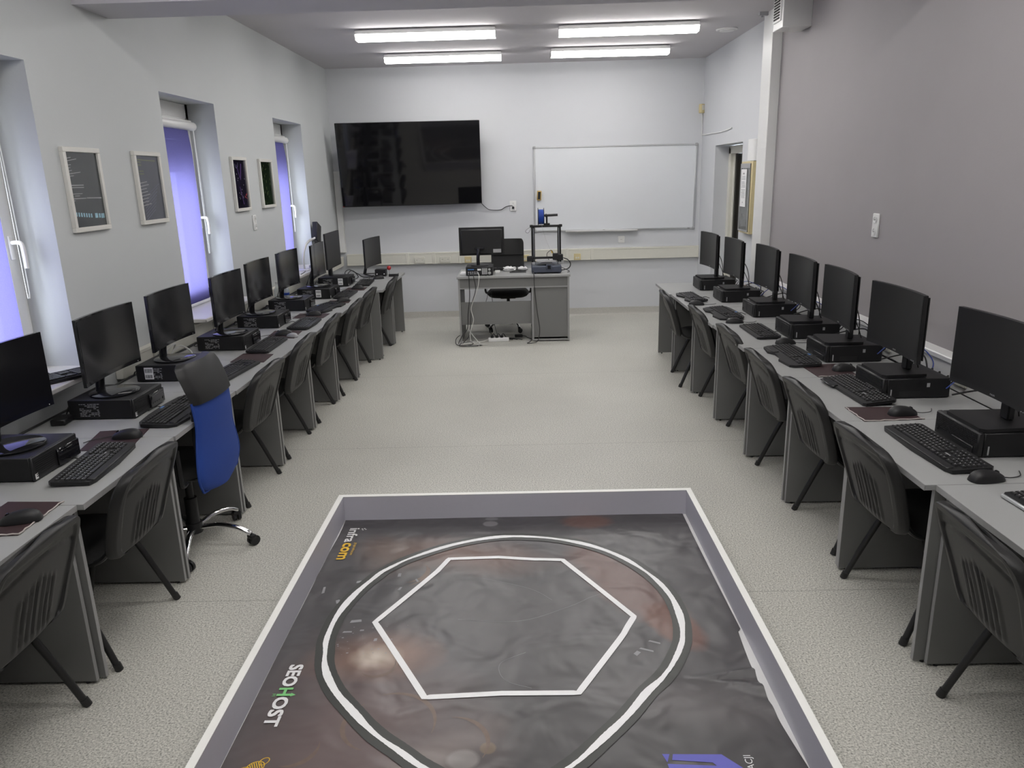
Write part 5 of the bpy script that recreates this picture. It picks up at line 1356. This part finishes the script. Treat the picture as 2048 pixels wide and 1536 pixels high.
kc = thing('key_cabinet', 'yellowish wall cabinet with a dark glass door and a paper notice', 'cabinet', (0, 0, 0))
MB().box(XR-0.052, XR, 7.765, 8.14, 1.215, 1.925, 0.004).build('body', 'beige', kc)
g = MB(); g.box(XR-0.060, XR-0.050, 7.80, 8.125, 1.235, 1.905, 0.003); g = g.build('glass_door', 'glassd', kc)
m = MB(); m.box(XR-0.063, XR-0.059, 7.80, 7.815, 1.235, 1.905); m.box(XR-0.063, XR-0.059, 8.11, 8.125, 1.235, 1.905); m.box(XR-0.063, XR-0.059, 7.815, 8.11, 1.235, 1.25); m.box(XR-0.063, XR-0.059, 7.815, 8.11, 1.86, 1.905); m.build('door_frame', 'greyst', g)
m = MB(); m.box(XR-0.0645, XR-0.0625, 7.90, 8.09, 1.48, 1.85); n_ = m.build('paper_notice', 'white', kc)
m = MB(); rnd = random.Random(8)
m.box(XR-0.0652, XR-0.0644, 7.97, 8.03, 1.80, 1.815)
for k in range(17):
    z = 1.775-k*0.013
    if k in (3, 9): continue
    m.box(XR-0.0652, XR-0.0644, 7.925+rnd.uniform(0, 0.04), 8.07-rnd.uniform(0, 0.02), z, z+0.005)
m.box(XR-0.0652, XR-0.0644, 7.99, 8.01, 1.515, 1.53)
m.build('notice_print', 'grime', n_)
wl_ = thing('wall_roll', 'white half-round fitting on the right wall above the yellowish cabinet', 'wall fitting', (XR, 7.885, 1.93))  # white half-round roll; gives no light
MB().prism([(0, -0.125)]+[(-0.055*math.sin(PI*q/12)**0.6, -0.125*math.cos(PI*q/12)) for q in range(1, 12)]+[(0, 0.125)], 0.0, 0.205, 'xy', True).build('cover', 'whitepl', wl_)
MB().box(-0.02, 0, -0.06, 0.06, -0.006, 0.0).build('bracket', 'greyst', wl_)

# pictures on the window wall
def picture(label, y0, y1, z0, z1, poster, deco):
    t = thing('framed_picture', label, 'picture', (XL, (y0+y1)/2, (z0+z1)/2), 0, 'white framed pictures on the window wall')
    w, h = (y1-y0)/2, (z1-z0)/2; fw = 0.026
    m = MB()
    m.box(0, 0.024, -w, w, h-fw, h, 0.002); m.box(0, 0.024, -w, w, -h, -h+fw, 0.002); m.box(0, 0.024, -w, -w+fw, -h+fw, h-fw, 0.002); m.box(0, 0.024, w-fw, w, -h+fw, h-fw, 0.002)
    m.build('frame', 'frame', t)
    p = MB().box(0.002, 0.012, -w+fw, w-fw, -h+fw, h-fw).build('poster', poster, t)
    for nm, mt, rects in deco:
        q = MB()
        for (a, b, c, d, r) in rects:
            q.x = T(0.0122, a, b, 0, r); q.box(0, 0.0004, 0, c, -d/2, d/2)
        q.x = Matrix.Identity(4); q.build(nm, mt, p)
    return t
rnd = random.Random(21)
dA = [(-0.145, 0.165, 0.045, 0.003, 0.12), (-0.14, 0.152, 0.09, 0.003, 0.12), (-0.14, 0.13, 0.03, 0.003, 0.1), (-0.14, 0.115, 0.02, 0.003, 0.1), (-0.14, 0.10, 0.03, 0.003, 0.1), (-0.14, 0.085, 0.11, 0.003, 0.08), (-0.14, 0.072, 0.04, 0.003, 0.08)]
dA += [(-0.145, 0.025, 0.125, 0.005, 0.0), (-0.14, 0.013, 0.12, 0.004, 0.0), (-0.145, -0.02, 0.10, 0.003, 0), (-0.12, -0.031, 0.045, 0.003, 0), (-0.145, -0.045, 0.13, 0.005, 0), (-0.01, -0.044, 0.15, 0.006, -0.02), (-0.145, -0.056, 0.02, 0.003, 0)]
icons = [(-0.142+k*0.024, -0.128-0.002*k, 0.013, 0.022, 0) for k in range(7)]+[(0.045, -0.142, 0.028, 0.026, 0), (0.083, -0.144, 0.018, 0.024, 0), (0.108, -0.146, 0.022, 0.026, 0), (0.132, -0.146, 0.010, 0.026, 0)]
M['lightblue'] = mat('pale_blue_print', (0.30, 0.48, 0.58), 0.2, var=0.2)
M['dimline'] = mat('dim_line_print', (0.16, 0.17, 0.24), 0.2, var=0.1)
M['olive'] = mat('olive_print', (0.16, 0.18, 0.08), 0.2, var=0.1)
M['pinkp'] = mat('violet_streak_print', (0.09, 0.05, 0.16), 0.2, var=0.2)
picture('white framed picture of code and an icon row, nearest the camera', 4.125, 4.488, 1.612, 2.06, 'posterA', [('code_print', 'grime', dA), ('icon_print', 'lightblue', icons)])
dB = [(-0.14, 0.03-k*0.020, 0.10+0.02*math.sin(k*2), 0.0045, 0.10) for k in range(8)]
dC = [(-0.13, 0.175, 0.24, 0.004, -0.02), (-0.13, 0.16, 0.045, 0.004, 0), (-0.13, 0.142, 0.045, 0.004, 0), (-0.125, 0.105, 0.06, 0.004, 0), (-0.125, 0.088, 0.06, 0.004, 0)]
dD = [(-0.11, -0.09-k*0.018, 0.22-k*0.012, 0.003, 0.42) for k in range(7)]+[(-0.11, -0.06, 0.25, 0.002, 0.35)]
picture('white framed picture of slanted code lines, beside the middle window', 4.885, 5.245, 1.608, 2.06, 'posterB', [('code_print', 'grime', dB), ('header_print', 'olive', dC), ('slanted_print', 'dimline', dD)])
dots = [(rnd.uniform(-0.1, 0.1), rnd.uniform(-0.12, 0.1), 0.006, 0.008, rnd.uniform(-1, 1)) for _ in range(14)]
st_ = [(-0.06, 0.16, 0.12, 0.012, -1.1), (0.05, 0.17, 0.14, 0.02, -1.9), (-0.03, -0.02, 0.16, 0.01, -1.2)]
reds = [(0.06+rnd.uniform(0, 0.06), -0.11+rnd.uniform(-.02, .03), 0.006, 0.014, 0.2) for _ in range(7)]
picture('white framed night picture with violet streaks and red specks', 6.54, 6.892, 1.614, 2.064, 'posterC', [('light_specks', 'grime', dots), ('streak_print', 'pinkp', st_), ('red_specks', 'red', reds), ('arc_print', 'dimline', [(-0.06+0.035*math.cos(a), 0.17+0.035*math.sin(a), 0.012, 0.004, a+PI/2) for a in [PI+0.3*k for k in range(11)]])])
picture('white framed dark green picture, beside the far window', 7.235, 7.597, 1.616, 2.06, 'posterD', [('green_streaks', 'olive', [(rnd.uniform(-0.15, 0.12), rnd.uniform(-0.19, 0.19), 0.004, rnd.uniform(0.01, 0.03), 0) for _ in range(26)])])

# things on the sills and desks at left
dl = thing('desk_lamp', 'white ring-arm desk lamp with a black tilted head on the far window sill', 'lamp', (-2.36, 8.22, 0.915))
MB().lathe([(0, 0), (0.07, 0), (0.072, 0.008), (0.06, 0.016), (0, 0.018)], n=28).build('foot', 'whitepl', dl)
MB().tube(curve([(0, 0.0, 0.01), (0, -0.02, 0.09), (0, 0.01, 0.17), (0, 0.10, 0.245), (0, 0.24, 0.29), (0, 0.38, 0.30)], 6), 0.017, 12, flat=0.6).build('ring_arm', 'whitepl', dl)
m = MB(); m.x = T(0, 0.62, 0.345, 0, -0.38); m.box(-0.03, 0.03, -0.085, 0.085, -0.10, 0.12, 0.006); m.x = Matrix.Identity(4); m.build('lamp_head', 'black', dl)
MB().tube([(0, 0.38, 0.30), (0, 0.58, 0.31)], 0.012, 8).build('hinge_arm', 'whitepl', dl)
cable_thing('lamp_cable', 'thin black cable with a switch on the far window sill', [(-2.34, 8.16, 0.92), (-2.32, 8.08, 0.918), (-2.31, 7.98, 0.918), (-2.30, 7.85, 0.918)], 0.003, 'cable')
t = thing('router', 'flat grey box on the far window sill beside the desk lamp', 'box', (-2.33, 8.55, 0.915)); MB().box(-0.05, 0.05, -0.09, 0.09, 0, 0.03, 0.005).build('case', 'greyst', t)
for i, (x, y) in enumerate(((-2.29, 7.02), (-2.24, 7.10))):
    t = thing('water_bottle', ['clear plastic bottle behind the sixth left monitor, nearer the wall', 'clear plastic bottle with a blue label by the sixth left PC'][i], 'bottle', (x, y, ZD))
    MB().lathe([(0, 0), (0.031, 0), (0.033, 0.01), (0.033, 0.13), (0.014, 0.18), (0.014, 0.2), (0, 0.2)], n=20).build('bottle_body', 'bottle', t)
    MB().lathe([(0, 0.196), (0.016, 0.196), (0.016, 0.214), (0, 0.214)], n=16).build('cap', 'spool' if i else 'whitepl', t)
    if i: MB().lathe([(0.0335, 0.06), (0.0338, 0.06), (0.0338, 0.10), (0.0335, 0.10)], n=20).build('label_band', 'spool', t)
t = thing('power_adapter', 'black power brick behind the mouse at left, by the sill', 'adapter', (-2.265, 3.49, ZD), 0.15)
MB().box(-0.035, 0.035, -0.05, 0.05, 0, 0.032, 0.006).build('adapter_body', 'black', t)
MB().tube(curve([(0.0, 0.05, 0.018), (0.005, 0.10, 0.06), (0.04, 0.14, 0.07), (0.06, 0.16, 0.06)], 5), 0.004, 6).build('cable', 'cable', t)
t = thing('black_box', 'black box with white screws on the last desk of the left row', 'box', (-1.68, 8.985, ZD), 0.0)
MB().box(-0.06, 0.07, -0.05, 0.05, 0, 0.082, 0.003).build('case', 'black', t)
m = MB()
for a in (-0.035, 0.05): m.cyl((a, -0.05, 0.03), (a, -0.053, 0.03), 0.007, n=10)
m.build('screw', 'white', t)
t = thing('red_ball', 'small red ball on a peg beside the black box', 'ball', (-1.585, 9.03, ZD)); MB().cyl((0, 0, 0), (0, 0, 0.065), 0.005, n=10).build('peg', 'greyst', t)
MB().lathe([(0.0001, -0.026)]+[(0.026*math.cos(a), 0.026*math.sin(a)) for a in [(-PI/2)+PI*k/12 for k in range(1, 12)]]+[(0.0001, 0.026)], (0, 0, 0.088), 20).build('ball', 'red', t)
t = thing('small_module', 'small black module with a silver top beside the red ball', 'electronics', (-1.515, 8.92, ZD)); MB().box(-0.055, 0.055, -0.035, 0.035, 0, 0.032, 0.003).build('case', 'black', t); MB().box(-0.045, 0.05, -0.03, 0.03, 0.032, 0.036).build('lid', 'alu', t)
cable_thing('cable_coil', 'black cable loops behind the tall flat monitor on the left desks', [(-2.0, 8.55, ZD+0.006), (-1.98, 8.62, ZD+0.09), (-1.95, 8.72, ZD+0.10), (-1.91, 8.80, ZD+0.02), (-1.96, 8.70, ZD+0.006), (-2.02, 8.62, ZD+0.08), (-2.0, 8.75, ZD+0.11), (-1.93, 8.86, ZD+0.05), (-1.88, 8.90, ZD+0.006), (-1.80, 8.88, ZD+0.006), (-1.73, 8.93, ZD+0.006)], 0.005, 'cable')
cable_thing('cable_coil', 'thin cable tangle on the desk before the last left monitor', [(-1.85, 8.78, ZD+0.005), (-1.78, 8.84, ZD+0.005), (-1.70, 8.80, ZD+0.005), (-1.75, 8.72, ZD+0.005), (-1.83, 8.70, ZD+0.005), (-1.86, 8.64, ZD+0.005), (-1.78, 8.62, ZD+0.005), (-1.74, 8.90, ZD+0.03), (-1.70, 8.95, ZD+0.006)], 0.003, 'cable')
for i, (y0, y1) in enumerate(((2.45, 3.35), (3.35, 5.0), (5.0, 6.6), (6.6, 8.1))):
    P = [(-2.372+0.012*math.sin(9*k+i), y0+(y1-y0)*k/10, ZD+0.004+0.01*(k % 2)) for k in range(11)]
    P = [(max(a, -2.36), b, ZD+0.006) for a, b, c in P]
    cable_thing('desk_cable', 'bundled black cable at the back of the left desks behind ' + ['the nearest PC', 'the second and third PCs', 'the fourth and fifth PCs', 'the sixth and seventh PCs'][i], P, 0.0055, 'cable')
cable_thing('network_cable', 'white cable hanging behind the fourth left monitor to the trunking', [(-2.19, 5.42, ZD+0.006), (-2.24, 5.45, ZD+0.12), (-2.27, 5.5, ZD+0.2), (-2.33, 5.6, ZD+0.12), (-2.36, 5.7, ZD+0.06)], 0.004, 'cablew')
cable_thing('network_cable', 'white cable bunch behind the third left monitor', [(-2.3, 4.72, ZD+0.006), (-2.28, 4.78, ZD+0.07), (-2.24, 4.82, ZD+0.09), (-2.2, 4.86, ZD+0.03), (-2.26, 4.80, ZD+0.006), (-2.32, 4.76, ZD+0.06), (-2.30, 4.85, ZD+0.10), (-2.36, 4.95, ZD+0.04)], 0.006, 'cablew')
for i, y in enumerate((3.42, 4.16, 4.86, 5.62, 6.38, 7.08)):
    nm = ['between the nearest two right monitors', 'between the second and third right monitors from the camera', 'between the third and fourth right monitors from the camera', 'behind the middle right monitor', 'behind the third right monitor from the whiteboard', 'behind the second right monitor from the whiteboard'][i]
    cable_thing('network_cable', 'blue network cable arching ' + nm, [(2.06, y+0.16, ZD+0.05), (2.14, y+0.14, ZD+0.12), (2.21, y+0.02, ZD+0.135), (2.235, y-0.12, ZD+0.07), (2.17, y-0.18, ZD+0.006), (2.09, y-0.12, ZD+0.006)] if i < 5 else [(2.04, y+0.1, ZD+0.05), (2.1, y, ZD+0.1), (2.2, y-0.1, ZD+0.05), (2.1, y-0.1, ZD+0.006)], 0.0032, 'cableb' if i != 2 else 'cable')
    cable_thing('desk_cable', 'black cable looping ' + nm, [(2.07, y+0.12, ZD+0.03), (2.15, y+0.02, ZD+0.08), (2.19, y-0.10, ZD+0.10), (2.15, y-0.24, ZD+0.03), (2.11, y-0.36, ZD+0.006)], 0.0045, 'cable')
t = thing('socket_box', 'tan socket box behind the second right PC from the whiteboard', 'socket box', (2.07, 7.08, ZD)); MB().box(-0.035, 0.035, -0.05, 0.05, 0, 0.06, 0.01, 2).build('case', 'skinbox', t)
t = thing('white_box', 'stacked white flat boxes on the desk behind the last right monitor', 'box', (2.02, 7.66, ZD)); MB().box(-0.06, 0.06, -0.09, 0.09, 0, 0.045, 0.004).build('carton', 'whitepl', t)
